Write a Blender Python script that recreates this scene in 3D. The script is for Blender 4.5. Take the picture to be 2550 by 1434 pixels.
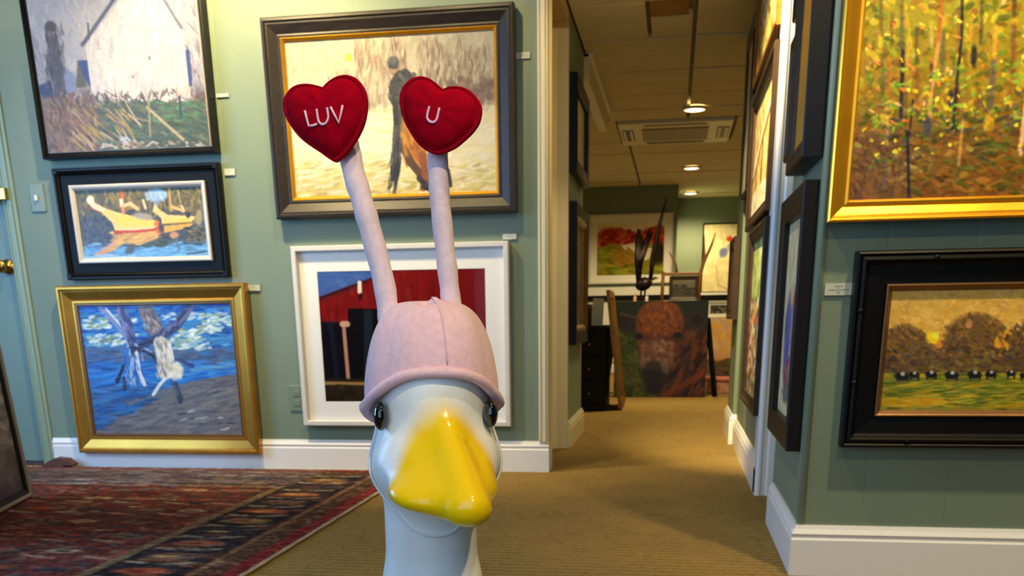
import bpy, bmesh, math, random
import numpy as np
from mathutils import Vector, Matrix

# ------------------------------------------------------------------ scene
for o in list(bpy.data.objects): bpy.data.objects.remove(o, do_unlink=True)
sc = bpy.context.scene
C = sc.collection
rnd = random.Random(7)
PI = math.pi

# camera: crouching eye height, tilted down, cropped from the upper half of a taller frame (lens shift)
cam = bpy.data.cameras.new('camera'); camo = bpy.data.objects.new('camera', cam); C.objects.link(camo)
cam.sensor_fit = 'HORIZONTAL'; cam.sensor_width = 36.0
cam.lens = 33.882; cam.shift_x = 0.0; cam.shift_y = 0.31853
cam.clip_start = 0.02; cam.clip_end = 60
cam.dof.use_dof = True; cam.dof.focus_distance = 0.70; cam.dof.aperture_fstop = 24.0
m = Matrix(((0.987283, -0.034931, 0.155085), (0.158434, 0.296208, -0.941891), (-0.013036, 0.954485, 0.297975)))
camo.matrix_world = Matrix.Translation((0, 0, 0.68)) @ m.to_4x4()
sc.camera = camo
sc.view_settings.view_transform = 'Standard'
sc.view_settings.look = 'None'
sc.view_settings.gamma = 1.0
sc.view_settings.use_curve_mapping = False
sc.view_settings.exposure = -0.38

# sky outside the shop windows
w = bpy.data.worlds.new('world'); sc.world = w; w.use_nodes = True
bg = w.node_tree.nodes['Background']
bg.inputs[0].default_value = (0.50, 0.68, 1.0, 1); bg.inputs[1].default_value = 1.0

def area_light(name, loc, target, sx, sy, col, energy):
    l = bpy.data.lights.new(name, 'AREA'); l.shape = 'RECTANGLE'; l.size = sx; l.size_y = sy
    l.color = col; l.energy = energy
    o = bpy.data.objects.new(name, l); C.objects.link(o); o.location = loc
    o.rotation_euler = (Vector(target) - Vector(loc)).to_track_quat('-Z', 'Y').to_euler()
    return o
# daylight through the shopfront window behind the camera and the window in the left wall
area_light('shop_window_daylight', (-.75, -1.27, 1.35), (-.75, 4, 1.0), 2.4, 1.9, (0.48, 0.72, 1.0), 26)
area_light('side_window_daylight', (-4.14, 1.9, 1.30), (-1.9, 3.6, 0.5), 1.9, 1.6, (0.26, 0.54, 1.0), 125)

# ------------------------------------------------------------------ helpers
def lin(c):
    return tuple(((x/12.92) if x <= .04045 else ((x+.055)/1.055)**2.4) for x in c)
def rgb(r, g, b): return lin((r/255., g/255., b/255.))

MATS = {}
def mat(name, col, rough=.6, metal=0.0, var=0.0, vscale=30.0, bump=0.0, bscale=200.0, spec=.5, coat=0.0, stretch=(1,1,1), emit=0.0, sheen=0.0):
    if name in MATS: return MATS[name]
    M = bpy.data.materials.new(name); M.use_nodes = True; MATS[name] = M
    nt = M.node_tree; b = nt.nodes['Principled BSDF']
    b.inputs['Base Color'].default_value = (*col, 1); b.inputs['Roughness'].default_value = rough
    b.inputs['Metallic'].default_value = metal; b.inputs['Specular IOR Level'].default_value = spec
    b.inputs['Coat Weight'].default_value = coat; b.inputs['Sheen Weight'].default_value = sheen
    if emit:
        b.inputs['Emission Color'].default_value = (*col, 1); b.inputs['Emission Strength'].default_value = emit
    if var or bump:
        tc = nt.nodes.new('ShaderNodeTexCoord'); mp = nt.nodes.new('ShaderNodeMapping')
        nt.links.new(tc.outputs['Object'], mp.inputs[0]); mp.inputs['Scale'].default_value = stretch
    if var:
        n = nt.nodes.new('ShaderNodeTexNoise'); n.inputs['Scale'].default_value = vscale; n.inputs['Detail'].default_value = 5
        nt.links.new(mp.outputs[0], n.inputs['Vector'])
        r = nt.nodes.new('ShaderNodeMapRange'); r.inputs[1].default_value = .3; r.inputs[2].default_value = .7
        r.inputs[3].default_value = 1-var; r.inputs[4].default_value = 1+var
        nt.links.new(n.outputs[0], r.inputs[0])
        mx = nt.nodes.new('ShaderNodeMix'); mx.data_type = 'RGBA'; mx.blend_type = 'MULTIPLY'; mx.inputs[0].default_value = 1
        mx.inputs[6].default_value = (*col, 1); nt.links.new(r.outputs[0], mx.inputs[7])
        nt.links.new(mx.outputs[2], b.inputs['Base Color'])
    if bump:
        n2 = nt.nodes.new('ShaderNodeTexNoise'); n2.inputs['Scale'].default_value = bscale; n2.inputs['Detail'].default_value = 4
        nt.links.new(mp.outputs[0], n2.inputs['Vector'])
        bp = nt.nodes.new('ShaderNodeBump'); bp.inputs['Strength'].default_value = bump; bp.inputs['Distance'].default_value = .002
        nt.links.new(n2.outputs[0], bp.inputs['Height']); nt.links.new(bp.outputs[0], b.inputs['Normal'])
    return M

def paint_mat(name, rough=.42, bump=.35, bscale=260, spec=.4):
    if name in MATS: return MATS[name]
    M = bpy.data.materials.new(name); M.use_nodes = True; MATS[name] = M
    nt = M.node_tree; b = nt.nodes['Principled BSDF']
    a = nt.nodes.new('ShaderNodeAttribute'); a.attribute_name = 'pigment'
    nt.links.new(a.outputs['Color'], b.inputs['Base Color'])
    b.inputs['Roughness'].default_value = rough; b.inputs['Specular IOR Level'].default_value = spec
    if bump:
        tc = nt.nodes.new('ShaderNodeTexCoord'); n2 = nt.nodes.new('ShaderNodeTexNoise'); n2.inputs['Scale'].default_value = bscale
        nt.links.new(tc.outputs['Object'], n2.inputs['Vector'])
        bp = nt.nodes.new('ShaderNodeBump'); bp.inputs['Strength'].default_value = bump; bp.inputs['Distance'].default_value = .001
        nt.links.new(n2.outputs[0], bp.inputs['Height']); nt.links.new(bp.outputs[0], b.inputs['Normal'])
    return M

def link(name, me, parent=None, material=None, smooth=False):
    o = bpy.data.objects.new(name, me); C.objects.link(o)
    if material: me.materials.append(material)
    if smooth: me.polygons.foreach_set('use_smooth', [True]*len(me.polygons))
    if parent: o.parent = parent
    return o
def meshobj(name, v, f, material, parent=None, smooth=False):
    me = bpy.data.meshes.new(name); me.from_pydata([tuple(p) for p in v], [], f); me.update()
    return link(name, me, parent, material, smooth)
def tag(o, label=None, cat=None, group=None, kind=None):
    if label: o['label'] = label
    if cat: o['category'] = cat
    if group: o['group'] = group
    if kind: o['kind'] = kind
    return o
def empty(name, loc=(0,0,0), rz=0.0, rx=0.0):
    o = bpy.data.objects.new(name, None); C.objects.link(o); o.location = loc; o.rotation_euler = (rx, 0, rz)
    o.empty_display_size = .05
    return o
class MB:
    def __init__(s): s.v = []; s.f = []
    def add(s, v, f):
        k = len(s.v); s.v += [tuple(p) for p in v]; s.f += [tuple(i+k for i in q) for q in f]; return s
    def box(s, x0, x1, y0, y1, z0, z1, bev=0.0):
        if bev <= 0:
            v = [(x0,y0,z0),(x1,y0,z0),(x1,y1,z0),(x0,y1,z0),(x0,y0,z1),(x1,y0,z1),(x1,y1,z1),(x0,y1,z1)]
            return s.add(v, [(0,3,2,1),(4,5,6,7),(0,1,5,4),(1,2,6,5),(2,3,7,6),(3,0,4,7)])
        b = bmesh.new(); bmesh.ops.create_cube(b, size=1)
        for q in b.verts: q.co = Vector((x0+(q.co.x+.5)*(x1-x0), y0+(q.co.y+.5)*(y1-y0), z0+(q.co.z+.5)*(z1-z0)))
        bmesh.ops.bevel(b, geom=list(b.edges), offset=bev, segments=2, affect='EDGES', profile=.5)
        b.verts.index_update(); v = [tuple(q.co) for q in b.verts]; f = [[q.index for q in p.verts] for p in b.faces]; b.free()
        return s.add(v, f)
    def tube(s, pts, r, n=10, caps=True):
        P = [Vector(p) for p in pts]; rr = r if isinstance(r, (list, tuple)) else [r]*len(P)
        T = [(P[min(i+1, len(P)-1)]-P[max(i-1, 0)]).normalized() for i in range(len(P))]
        a = Vector((0,0,1)) if abs(T[0].z) < .9 else Vector((1,0,0)); N = T[0].cross(a).normalized(); v = []
        for i, p in enumerate(P):
            N = (N - T[i]*N.dot(T[i])).normalized(); B = T[i].cross(N)
            for k in range(n):
                t = 2*PI*k/n; v.append(p+(N*math.cos(t)+B*math.sin(t))*rr[i])
        f = [(i*n+k, i*n+(k+1) % n, (i+1)*n+(k+1) % n, (i+1)*n+k) for i in range(len(P)-1) for k in range(n)]
        if caps: f += [tuple(range(n-1, -1, -1)), tuple((len(P)-1)*n+k for k in range(n))]
        return s.add(v, f)
    def lathe(s, prof, n=20, axis='z', at=(0,0,0)):
        v = []; L = len(prof)
        for k in range(n):
            t = 2*PI*k/n
            for (r, h) in prof:
                c = (r*math.cos(t), r*math.sin(t), h)
                if axis == 'y': c = (c[0], -c[2], c[1])
                if axis == 'x': c = (c[2], c[0], c[1])
                v.append((c[0]+at[0], c[1]+at[1], c[2]+at[2]))
        f = [(k*L+i, ((k+1) % n)*L+i, ((k+1) % n)*L+i+1, k*L+i+1) for k in range(n) for i in range(L-1)]
        return s.add(v, f)
    def ball(s, c, rx, ry, rz, n=16, mrot=None):
        v = []; f = []
        m_ = n//2
        for i in range(m_+1):
            ph = PI*i/m_
            for k in range(n):
                t = 2*PI*k/n; p = Vector((rx*math.sin(ph)*math.cos(t), ry*math.sin(ph)*math.sin(t), rz*math.cos(ph)))
                if mrot: p = mrot @ p
                v.append((p[0]+c[0], p[1]+c[1], p[2]+c[2]))
        for i in range(m_):
            for k in range(n): f.append((i*n+k, (i+1)*n+k, (i+1)*n+(k+1) % n, i*n+(k+1) % n))
        return s.add(v, f)
    def prism(s, pts, y0, y1):           # outline in x,z extruded along y
        n = len(pts); v = [(x, y0, z) for x, z in pts]+[(x, y1, z) for x, z in pts]
        f = [tuple(range(n)), tuple(range(2*n-1, n-1, -1))]+[(i, i+n, (i+1) % n+n, (i+1) % n) for i in range(n)]
        return s.add(v, f)
    def build(s, name, material, parent=None, smooth=False):
        return meshobj(name, s.v, s.f, material, parent, smooth)
def sbox(name, x0, x1, y0, y1, z0, z1, material, bev=0):
    o = MB().box(x0, x1, y0, y1, z0, z1, bev).build(name, material); o['kind'] = 'structure'; return o

# ------------------------------------------------------------------ materials
def wall_material():
    M = bpy.data.materials.new('sage_wall_paint'); M.use_nodes = True; nt = M.node_tree; b = nt.nodes['Principled BSDF']
    tc = nt.nodes.new('ShaderNodeTexCoord')
    n = nt.nodes.new('ShaderNodeTexNoise'); n.inputs['Scale'].default_value = 2.2; n.inputs['Detail'].default_value = 6
    nt.links.new(tc.outputs['Object'], n.inputs['Vector'])
    cr = nt.nodes.new('ShaderNodeValToRGB')
    cr.color_ramp.elements[0].position = .3; cr.color_ramp.elements[0].color = (*rgb(110,126,106), 1)
    cr.color_ramp.elements[1].position = .7; cr.color_ramp.elements[1].color = (*rgb(118,134,114), 1)
    nt.links.new(n.outputs[0], cr.inputs[0]); nt.links.new(cr.outputs[0], b.inputs['Base Color'])
    b.inputs['Roughness'].default_value = .55
    # faint board joints and roller texture
    wv = nt.nodes.new('ShaderNodeTexWave'); wv.wave_type = 'BANDS'; wv.bands_direction = 'X'; wv.inputs['Scale'].default_value = 1.55
    nt.links.new(tc.outputs['Object'], wv.inputs['Vector'])
    p = nt.nodes.new('ShaderNodeMath'); p.operation = 'POWER'; p.inputs[1].default_value = 200; nt.links.new(wv.outputs['Fac'], p.inputs[0])
    n2 = nt.nodes.new('ShaderNodeTexNoise'); n2.inputs['Scale'].default_value = 320
    nt.links.new(tc.outputs['Object'], n2.inputs['Vector'])
    ad = nt.nodes.new('ShaderNodeMath'); ad.operation = 'MULTIPLY_ADD'; ad.inputs[1].default_value = -1.2
    nt.links.new(p.outputs[0], ad.inputs[0]); nt.links.new(n2.outputs[0], ad.inputs[2])
    bp = nt.nodes.new('ShaderNodeBump'); bp.inputs['Strength'].default_value = .12; bp.inputs['Distance'].default_value = .003
    nt.links.new(ad.outputs[0], bp.inputs['Height']); nt.links.new(bp.outputs[0], b.inputs['Normal'])
    return M
def carpet_material(name, c0, c1, rib):
    M = bpy.data.materials.new(name); M.use_nodes = True; nt = M.node_tree; b = nt.nodes['Principled BSDF']
    tc = nt.nodes.new('ShaderNodeTexCoord')
    n = nt.nodes.new('ShaderNodeTexNoise'); n.inputs['Scale'].default_value = 170; n.inputs['Detail'].default_value = 8
    nt.links.new(tc.outputs['Object'], n.inputs['Vector'])
    nb = nt.nodes.new('ShaderNodeTexNoise'); nb.inputs['Scale'].default_value = 5; nb.inputs['Detail'].default_value = 6
    nt.links.new(tc.outputs['Object'], nb.inputs['Vector'])
    wv = nt.nodes.new('ShaderNodeTexWave'); wv.wave_type = 'BANDS'; wv.bands_direction = 'Y'; wv.inputs['Scale'].default_value = 9
    wv.inputs['Distortion'].default_value = 3.5; wv.inputs['Detail'].default_value = 3; wv.inputs['Detail Scale'].default_value = 6
    nt.links.new(tc.outputs['Object'], wv.inputs['Vector'])
    a1 = nt.nodes.new('ShaderNodeMath'); a1.operation = 'MULTIPLY_ADD'; a1.inputs[1].default_value = rib
    nt.links.new(wv.outputs['Fac'], a1.inputs[0]); nt.links.new(n.outputs[0], a1.inputs[2])
    a2 = nt.nodes.new('ShaderNodeMath'); a2.operation = 'MULTIPLY_ADD'; a2.inputs[1].default_value = .5
    nt.links.new(nb.outputs[0], a2.inputs[0]); nt.links.new(a1.outputs[0], a2.inputs[2])
    cr = nt.nodes.new('ShaderNodeValToRGB')
    cr.color_ramp.elements[0].position = .45; cr.color_ramp.elements[0].color = (*c0, 1)
    cr.color_ramp.elements[1].position = 1.0; cr.color_ramp.elements[1].color = (*c1, 1)
    nt.links.new(a2.outputs[0], cr.inputs[0]); nt.links.new(cr.outputs[0], b.inputs['Base Color'])
    b.inputs['Roughness'].default_value = .95; b.inputs['Specular IOR Level'].default_value = .1
    bp = nt.nodes.new('ShaderNodeBump'); bp.inputs['Strength'].default_value = .8; bp.inputs['Distance'].default_value = .004
    nt.links.new(a1.outputs[0], bp.inputs['Height']); nt.links.new(bp.outputs[0], b.inputs['Normal'])
    return M
WALL = wall_material()
CARPET = carpet_material('loop_carpet', rgb(74,60,28), rgb(146,120,68), .55)
WHITE = mat('white_trim_paint', rgb(226,226,226), .35, bump=.03, bscale=60)
CREAM = mat('cream_trim_paint', rgb(214,206,176), .4, bump=.03, bscale=60)
DOORP = mat('sage_door_paint', rgb(112,134,124), .45, bump=.03, bscale=60)
TRIMG = mat('sage_trim_paint', rgb(134,154,132), .4)
TILE = mat('acoustic_tile', rgb(206,196,168), .9, var=.06, vscale=6, bump=.5, bscale=180)
TILE2 = mat('stained_acoustic_tile', rgb(150,112,60), .9, var=.15, vscale=9, bump=.5, bscale=180)
GRID = mat('ceiling_grid_metal', rgb(112,98,72), .6)
BLACK = mat('black_frame_lacquer', rgb(7,7,8), .42, spec=.22, bump=.05, bscale=90)
BLACKS = mat('satin_black_panel', rgb(7,8,13), .55, spec=.2, bump=.05, bscale=300)
NAVY = mat('navy_black_lacquer', rgb(12,14,24), .4, spec=.3)
WALNUT = mat('weathered_walnut', rgb(36,29,22), .40, spec=.35, var=.35, vscale=14, bump=.25, bscale=60, stretch=(1,8,8))
GOLD = mat('gilt_frame', rgb(186,132,48), .32, metal=.75, var=.10, vscale=12, bump=.06, bscale=70)
GOLDB = mat('bright_gilt_frame', rgb(236,172,40), .28, metal=.75, var=.08, vscale=10, bump=.05, bscale=70)
GOLDD = mat('aged_gilt_frame', rgb(150,104,44), .38, metal=.6, var=.2, vscale=25, bump=.1, bscale=70)
SILVER = mat('champagne_liner', rgb(206,200,188), .4, metal=.2, bump=.05, bscale=90)
WHITEF = mat('white_oak_frame', rgb(208,206,202), .4, var=.05, vscale=20, stretch=(1,5,5))
MATB = mat('white_mat_board', rgb(236,234,228), .85, bump=.03, bscale=500)
BROWNF = mat('dark_brown_frame', rgb(58,42,28), .42, spec=.3, var=.2, vscale=20)
BRONZE = mat('bronze_lip', rgb(120,86,54), .35, metal=.6)
BRASS = mat('polished_brass', rgb(200,160,80), .2, metal=1)
CARD = mat('label_card', rgb(186,192,180), .7)
INK = mat('label_ink', rgb(120,120,124), .8)
DARKW = mat('dark_stained_wood', rgb(16,10,7), .5, spec=.2, var=.3, vscale=16, stretch=(1,1,6))
TANW = mat('honey_wood', rgb(150,98,44), .45, var=.2, vscale=20, stretch=(1,1,6))
def glass_material():
    M = bpy.data.materials.new('picture_glass'); M.use_nodes = True; nt = M.node_tree
    for n in list(nt.nodes): nt.nodes.remove(n)
    out = nt.nodes.new('ShaderNodeOutputMaterial'); t = nt.nodes.new('ShaderNodeBsdfTransparent'); g = nt.nodes.new('ShaderNodeBsdfGlossy')
    g.inputs['Roughness'].default_value = .02; lw = nt.nodes.new('ShaderNodeLayerWeight'); pw = nt.nodes.new('ShaderNodeMath'); pw.operation = 'POWER'; pw.inputs[1].default_value = 5; nt.links.new(lw.outputs['Facing'], pw.inputs[0]); fr = nt.nodes.new('ShaderNodeMath'); fr.operation = 'MULTIPLY_ADD'; fr.inputs[1].default_value = .8; fr.inputs[2].default_value = .006; nt.links.new(pw.outputs[0], fr.inputs[0])
    mx = nt.nodes.new('ShaderNodeMixShader'); nt.links.new(fr.outputs[0], mx.inputs[0]); nt.links.new(t.outputs[0], mx.inputs[1]); nt.links.new(g.outputs[0], mx.inputs[2])
    nt.links.new(mx.outputs[0], out.inputs[0]); return M
GLASS = glass_material()

# ------------------------------------------------------------------ the rooms
BW = 4.29          # back wall of the front room
HL, HR = -0.53, 0.345  # hall walls
HC = 2.02          # hall ceiling
RC = 2.50          # front room ceiling
fl = sbox('floor', -4.2, 3.2, -1.5, 13.4, -.1, 0, CARPET)
wb = sbox('wall_back', -2.945, -.545, BW, BW+.12, 0, RC, WALL)
sbox('wall_back_side', -4.2, -3.93, BW, BW+.12, 0, RC, WALL)
sbox('wall_back_header', -3.93, -2.945, BW, BW+.12, 2.02, RC, WALL)
sbox('wall_opening_header', -.545, HR+.12, BW, BW+.12, HC+.02, RC, WALL)
sbox('wall_left', -4.32, -4.2, -1.5, 0.95, 0, RC, WALL); sbox('wall_left_end', -4.32, -4.2, 2.85, BW+.12, 0, RC, WALL)
sbox('wall_left_sill', -4.32, -4.2, .95, 2.85, 0, .5, WALL); sbox('wall_left_lintel', -4.32, -4.2, .95, 2.85, 2.2, RC, WALL)
sbox('wall_right', HR, 3.2, 2.60, 2.72, 0, RC, WALL)
sbox('wall_right_side', 3.2, 3.32, -1.5, 2.72, 0, RC, WALL)
sbox('wall_front_left', -4.32, -1.95, -1.5, -1.38, 0, RC, WALL); sbox('wall_front_right', .45, 3.32, -1.5, -1.38, 0, RC, WALL)
sbox('wall_front_sill', -1.95, .45, -1.5, -1.38, 0, .4, WALL); sbox('wall_front_lintel', -1.95, .45, -1.5, -1.38, 2.3, RC, WALL)
for i, (x0, x1) in enumerate(((-1.95, -1.2), (-.80, -.1), (.40, .45))):
    sbox('window_%d' % (i+1), x0, x0+.05, -1.47, -1.40, .4, 2.3, WHITE)
sbox('window_4', -4.29, -4.23, 1.88, 1.93, .5, 2.2, WHITE)
sbox('ceiling_front', -4.32, 3.32, -1.5, BW+.12, RC, RC+.1, mat('ceiling_white', rgb(214,210,200), .9))
# hall
sbox('wall_hall_left', -.65, HL, 5.09, 5.86, 0, HC, WALL)
sbox('wall_alcove_left', -.95, -.85, BW+.12, 5.09, 0, HC, WALL)
sbox('wall_alcove_back', -.95, -.80, 5.09, 5.86, 0, HC, WALL)
sbox('wall_hall_right', HR, HR+.12, 2.72, 3.27, 0, RC, WALL)
sbox('wall_niche', HR+.12, HR+.2, 2.72, 3.79, 0, RC, WALL)
sbox('wall_hall_right_middle', HR, HR+.12, 3.79, 5.30, 0, RC, WALL)
sbox('wall_hall_right_end', HR-.02, HR+.12, 5.30, 5.80, 0, HC, WALL)
# gallery beyond
sbox('wall_gallery_left', -2.3, -2.2, 5.86, 11.9, 0, HC, WALL)
sbox('wall_gallery_front_left', -2.3, -.65, 5.76, 5.86, 0, HC, WALL)
sbox('wall_gallery_front_right', HR+.12, 2.2, 5.70, 5.80, 0, HC, WALL)
sbox('wall_gallery_right', 2.2, 2.3, 5.7, 13.3, 0, HC, WALL)
sbox('wall_far', -2.3, 0.0, 11.75, 11.87, 0, HC, WALL)
sbox('wall_far_return', -.1, 0.0, 11.87, 13.2, 0, HC, WALL)
sbox('wall_far_right', -.1, 2.3, 13.2, 13.32, 0, HC, WALL)
# ceiling of the hall and gallery: metal grid with single acoustic tiles laid in
ce = sbox('ceiling', -2.3, 2.3, BW+.12, 13.3, HC+.03, HC+.12, GRID)
def tile(x0, x1, y0, y1, m_=TILE):
    g = .011; dz = rnd.uniform(-.002, .003)
    sag = rnd.uniform(-.003, .003)
    v = [(x0+g, y0+g, HC+dz), (x1-g, y0+g, HC+dz+sag), (x1-g, y1-g, HC+dz), (x0+g, y1-g, HC+dz-sag)]
    v += [(a, b, HC+.032) for a, b, c in v]
    meshobj('ceiling_tile', v, [(0,3,2,1),(4,5,6,7),(0,1,5,4),(1,2,6,5),(2,3,7,6),(3,0,4,7)], m_, ce)
ys = [4.42, 5.04, 5.66, 6.36, 7.02, 7.50, 7.90, 8.88, 9.46, 10.1, 10.75, 11.4, 12.05, 12.7, 13.3]
for j in range(len(ys)-1):
    xs = [-2.3, -1.13, -.53, .05, 1.25, 2.3] if ys[j] < 7.8 else [-2.3, -1.64, -.47, .40, 1.4, 2.3] if ys[j] < 8.8 else [-2.3, -1.62, -.42, .80, 2.3]
    for i in range(len(xs)-1):
        if ys[j] == 5.04 and i == 2:
            tile(-.53, -.17, 5.04, 5.66); tile(-.17, .03, 5.04, 5.285, TILE2); tile(-.17, .05, 5.285, 5.66); continue
        if ys[j] == 7.90 and i == 2: continue          # air conditioner opening
        tile(xs[i], xs[i+1], ys[j], ys[j+1])
sbox('trim_1', -.56, HL+.03, 5.86, 7.42, 1.875, HC-.002, CREAM, .004)      # cream header over the left opening
sbox('trim_2', HL-.03, HL+.05, 5.86, 7.42, HC-.022, HC-.004, WHITE)

# baseboards: plinth with a moulded cap
def baseboard(name, pts, m_=WHITE, h=.135, t=.018):
    # pts: run of (x, y) along the wall foot with the room on the right-hand side
    prof = [(0, 0), (t, 0), (t, h*.72), (t*.80, h*.76), (t*.80, h*.80), (t*.95, h*.84), (t*.55, h*.93), (t*.35, h), (0, h)]
    P = [Vector((x, y)) for x, y in pts]; n = len(P); v = []
    for i, p in enumerate(P):
        d0 = (P[i]-P[i-1]).normalized() if i else (P[1]-P[0]).normalized()
        d1 = (P[i+1]-P[i]).normalized() if i < n-1 else d0
        n0 = Vector((d0.y, -d0.x)); n1 = Vector((d1.y, -d1.x)); q = (n0+n1).normalized(); q = q/max(.3, q.dot(n0))
        for (o_, z) in prof: v.append((p.x+q.x*o_, p.y+q.y*o_, z))
    L = len(prof); f = [(i*L+k, i*L+k+1, (i+1)*L+k+1, (i+1)*L+k) for i in range(n-1) for k in range(L-1)]
    f += [tuple(range(L)), tuple((n-1)*L+k for k in range(L-1, -1, -1))]
    o = meshobj(name, v, f, m_); o['kind'] = 'structure'; return o
baseboard('baseboard_back', [(-2.94, BW), (-.545, BW), (-.545, BW+.10)])
baseboard('baseboard_right', [(HR, 3.27), (HR, 2.60), (3.19, 2.60)][::1])
baseboard('baseboard_hall_right', [(HR, 5.30), (HR, 3.79)])
baseboard('baseboard_hall_end', [(HR-.02, 5.80), (HR-.02, 5.30), (HR, 5.30)], h=.155)
baseboard('baseboard_hall_left', [(HL, 5.10), (HL, 5.86), (-.65, 5.86)], CREAM)
baseboard('baseboard_left', [(-4.2, -1.3), (-4.2, BW), (-4.0, BW)])
baseboard('baseboard_far', [(-2.2, 11.75), (0, 11.75), (0, 13.2), (2.2, 13.2)], h=.12)
# casings
def casing(name, x0, x1, y, z0, z1, m_, t=.02, flutes=True):
    pr = [(0, 0), (0, t*.7), (.12, t), (.2, t), (.26, t*.75), (.42, t*.75), (.5, t*.95), (.72, t*.95), (.8, t*.6), (1, t*.5), (1, 0)] if flutes else [(0, 0), (.08, t), (.92, t), (1, 0)]
    v = []
    for z in (z0, z1):
        for a, d in pr: v.append((x0+(x1-x0)*a, y-d, z))
    L = len(pr); f = [(k, k+1, L+k+1, L+k) for k in range(L-1)]+[tuple(range(L-1, -1, -1)), tuple(L+k for k in range(L))]
    o = meshobj(name, v, f, m_); o['kind'] = 'structure'; return o
casing('trim_3', -.572, -.530, BW+.004, .135, RC, CREAM, .026)
sbox('trim_4', -.548, -.530, BW-.012, BW+.13, 0, RC, CREAM)
casing('trim_5', -.80, HL, 5.09, 0, 1.945, CREAM, .03)
sbox('trim_6', -.80, HL, 5.05, 5.10, 1.945, HC, mat('header_board', rgb(176,150,108), .6))
sbox('trim_16', -.86, HL, BW+.12, 5.05, 1.965, HC, mat('header_board', rgb(176,150,108), .6))
casing('trim_7', HR-.018, HR+.075, 3.79, 0, RC, WHITE, .025)
sbox('trim_8', HR-.018, HR+.0, 3.77, 3.86, 0, RC, WHITE, .004)
# painted corner bead at the near right corner
MB().tube([(HR+.006, 2.606, .12), (HR+.006, 2.606, RC)], .011, 12).build('trim_9', TRIMG, None, True)['kind'] = 'structure'
# door in the back wall
dm = MB().box(-3.93, -3.008, BW+.012, BW+.055, .02, 2.02, .003).build('door_1', DOORP); dm['kind'] = 'structure'
casing('trim_10', -3.003, -2.945, BW+.004, 0, 2.09, TRIMG, .024)
casing('trim_11', -4.0, -3.93, BW+.004, 0, 2.09, TRIMG, .024)
sbox('trim_12', -4.0, -2.945, BW-.018, BW+.004, 2.02, 2.09, TRIMG, .003)
sbox('trim_13', -3.93, -3.0, BW+.0, BW+.07, 0, .018, mat('threshold_dark', rgb(60,52,46), .6))
MB().lathe([(0, .0), (.030, .0), (.034, .004), (.030, .008), (.013, .011), (.011, .032), (.022, .038), (.029, .050), (.029, .060), (.020, .071), (0, .074)], 24, 'y', (-3.045, BW+.012, .915)).build('door_knob', BRASS, dm, True)
MB().lathe([(0, 0), (.030, 0), (.030, .006), (.022, .010), (.022, .016), (0, .018)], 24, 'y', (-3.09, BW+.012, 1.06)).build('deadbolt', SILVER, dm, True)
lk = MB().box(-3.09, -3.012, BW-.028, BW+.012, 1.185, 1.262, .004).build('latch_plate', WHITEF, dm)
MB().box(-3.016, -2.968, BW-.040, BW-.021, 1.195, 1.245, .003).build('latch_bolt', BRASS, dm)
dg = MB().box(-3.80, -3.155, BW+.004, BW+.016, 1.28, 1.88, .002).build('window_pane', mat('door_glass', rgb(220,228,236), .1, spec=.6), dm)
fb = MB()
for (a, b, c, d) in ((-3.83, -3.125, 1.25, 1.28), (-3.83, -3.125, 1.88, 1.91), (-3.83, -3.80, 1.28, 1.88), (-3.155, -3.125, 1.28, 1.88)): fb.box(a, b, BW-.004, BW+.014, c, d, .003)
fb.build('window_frame', DOORP, dm)

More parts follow.
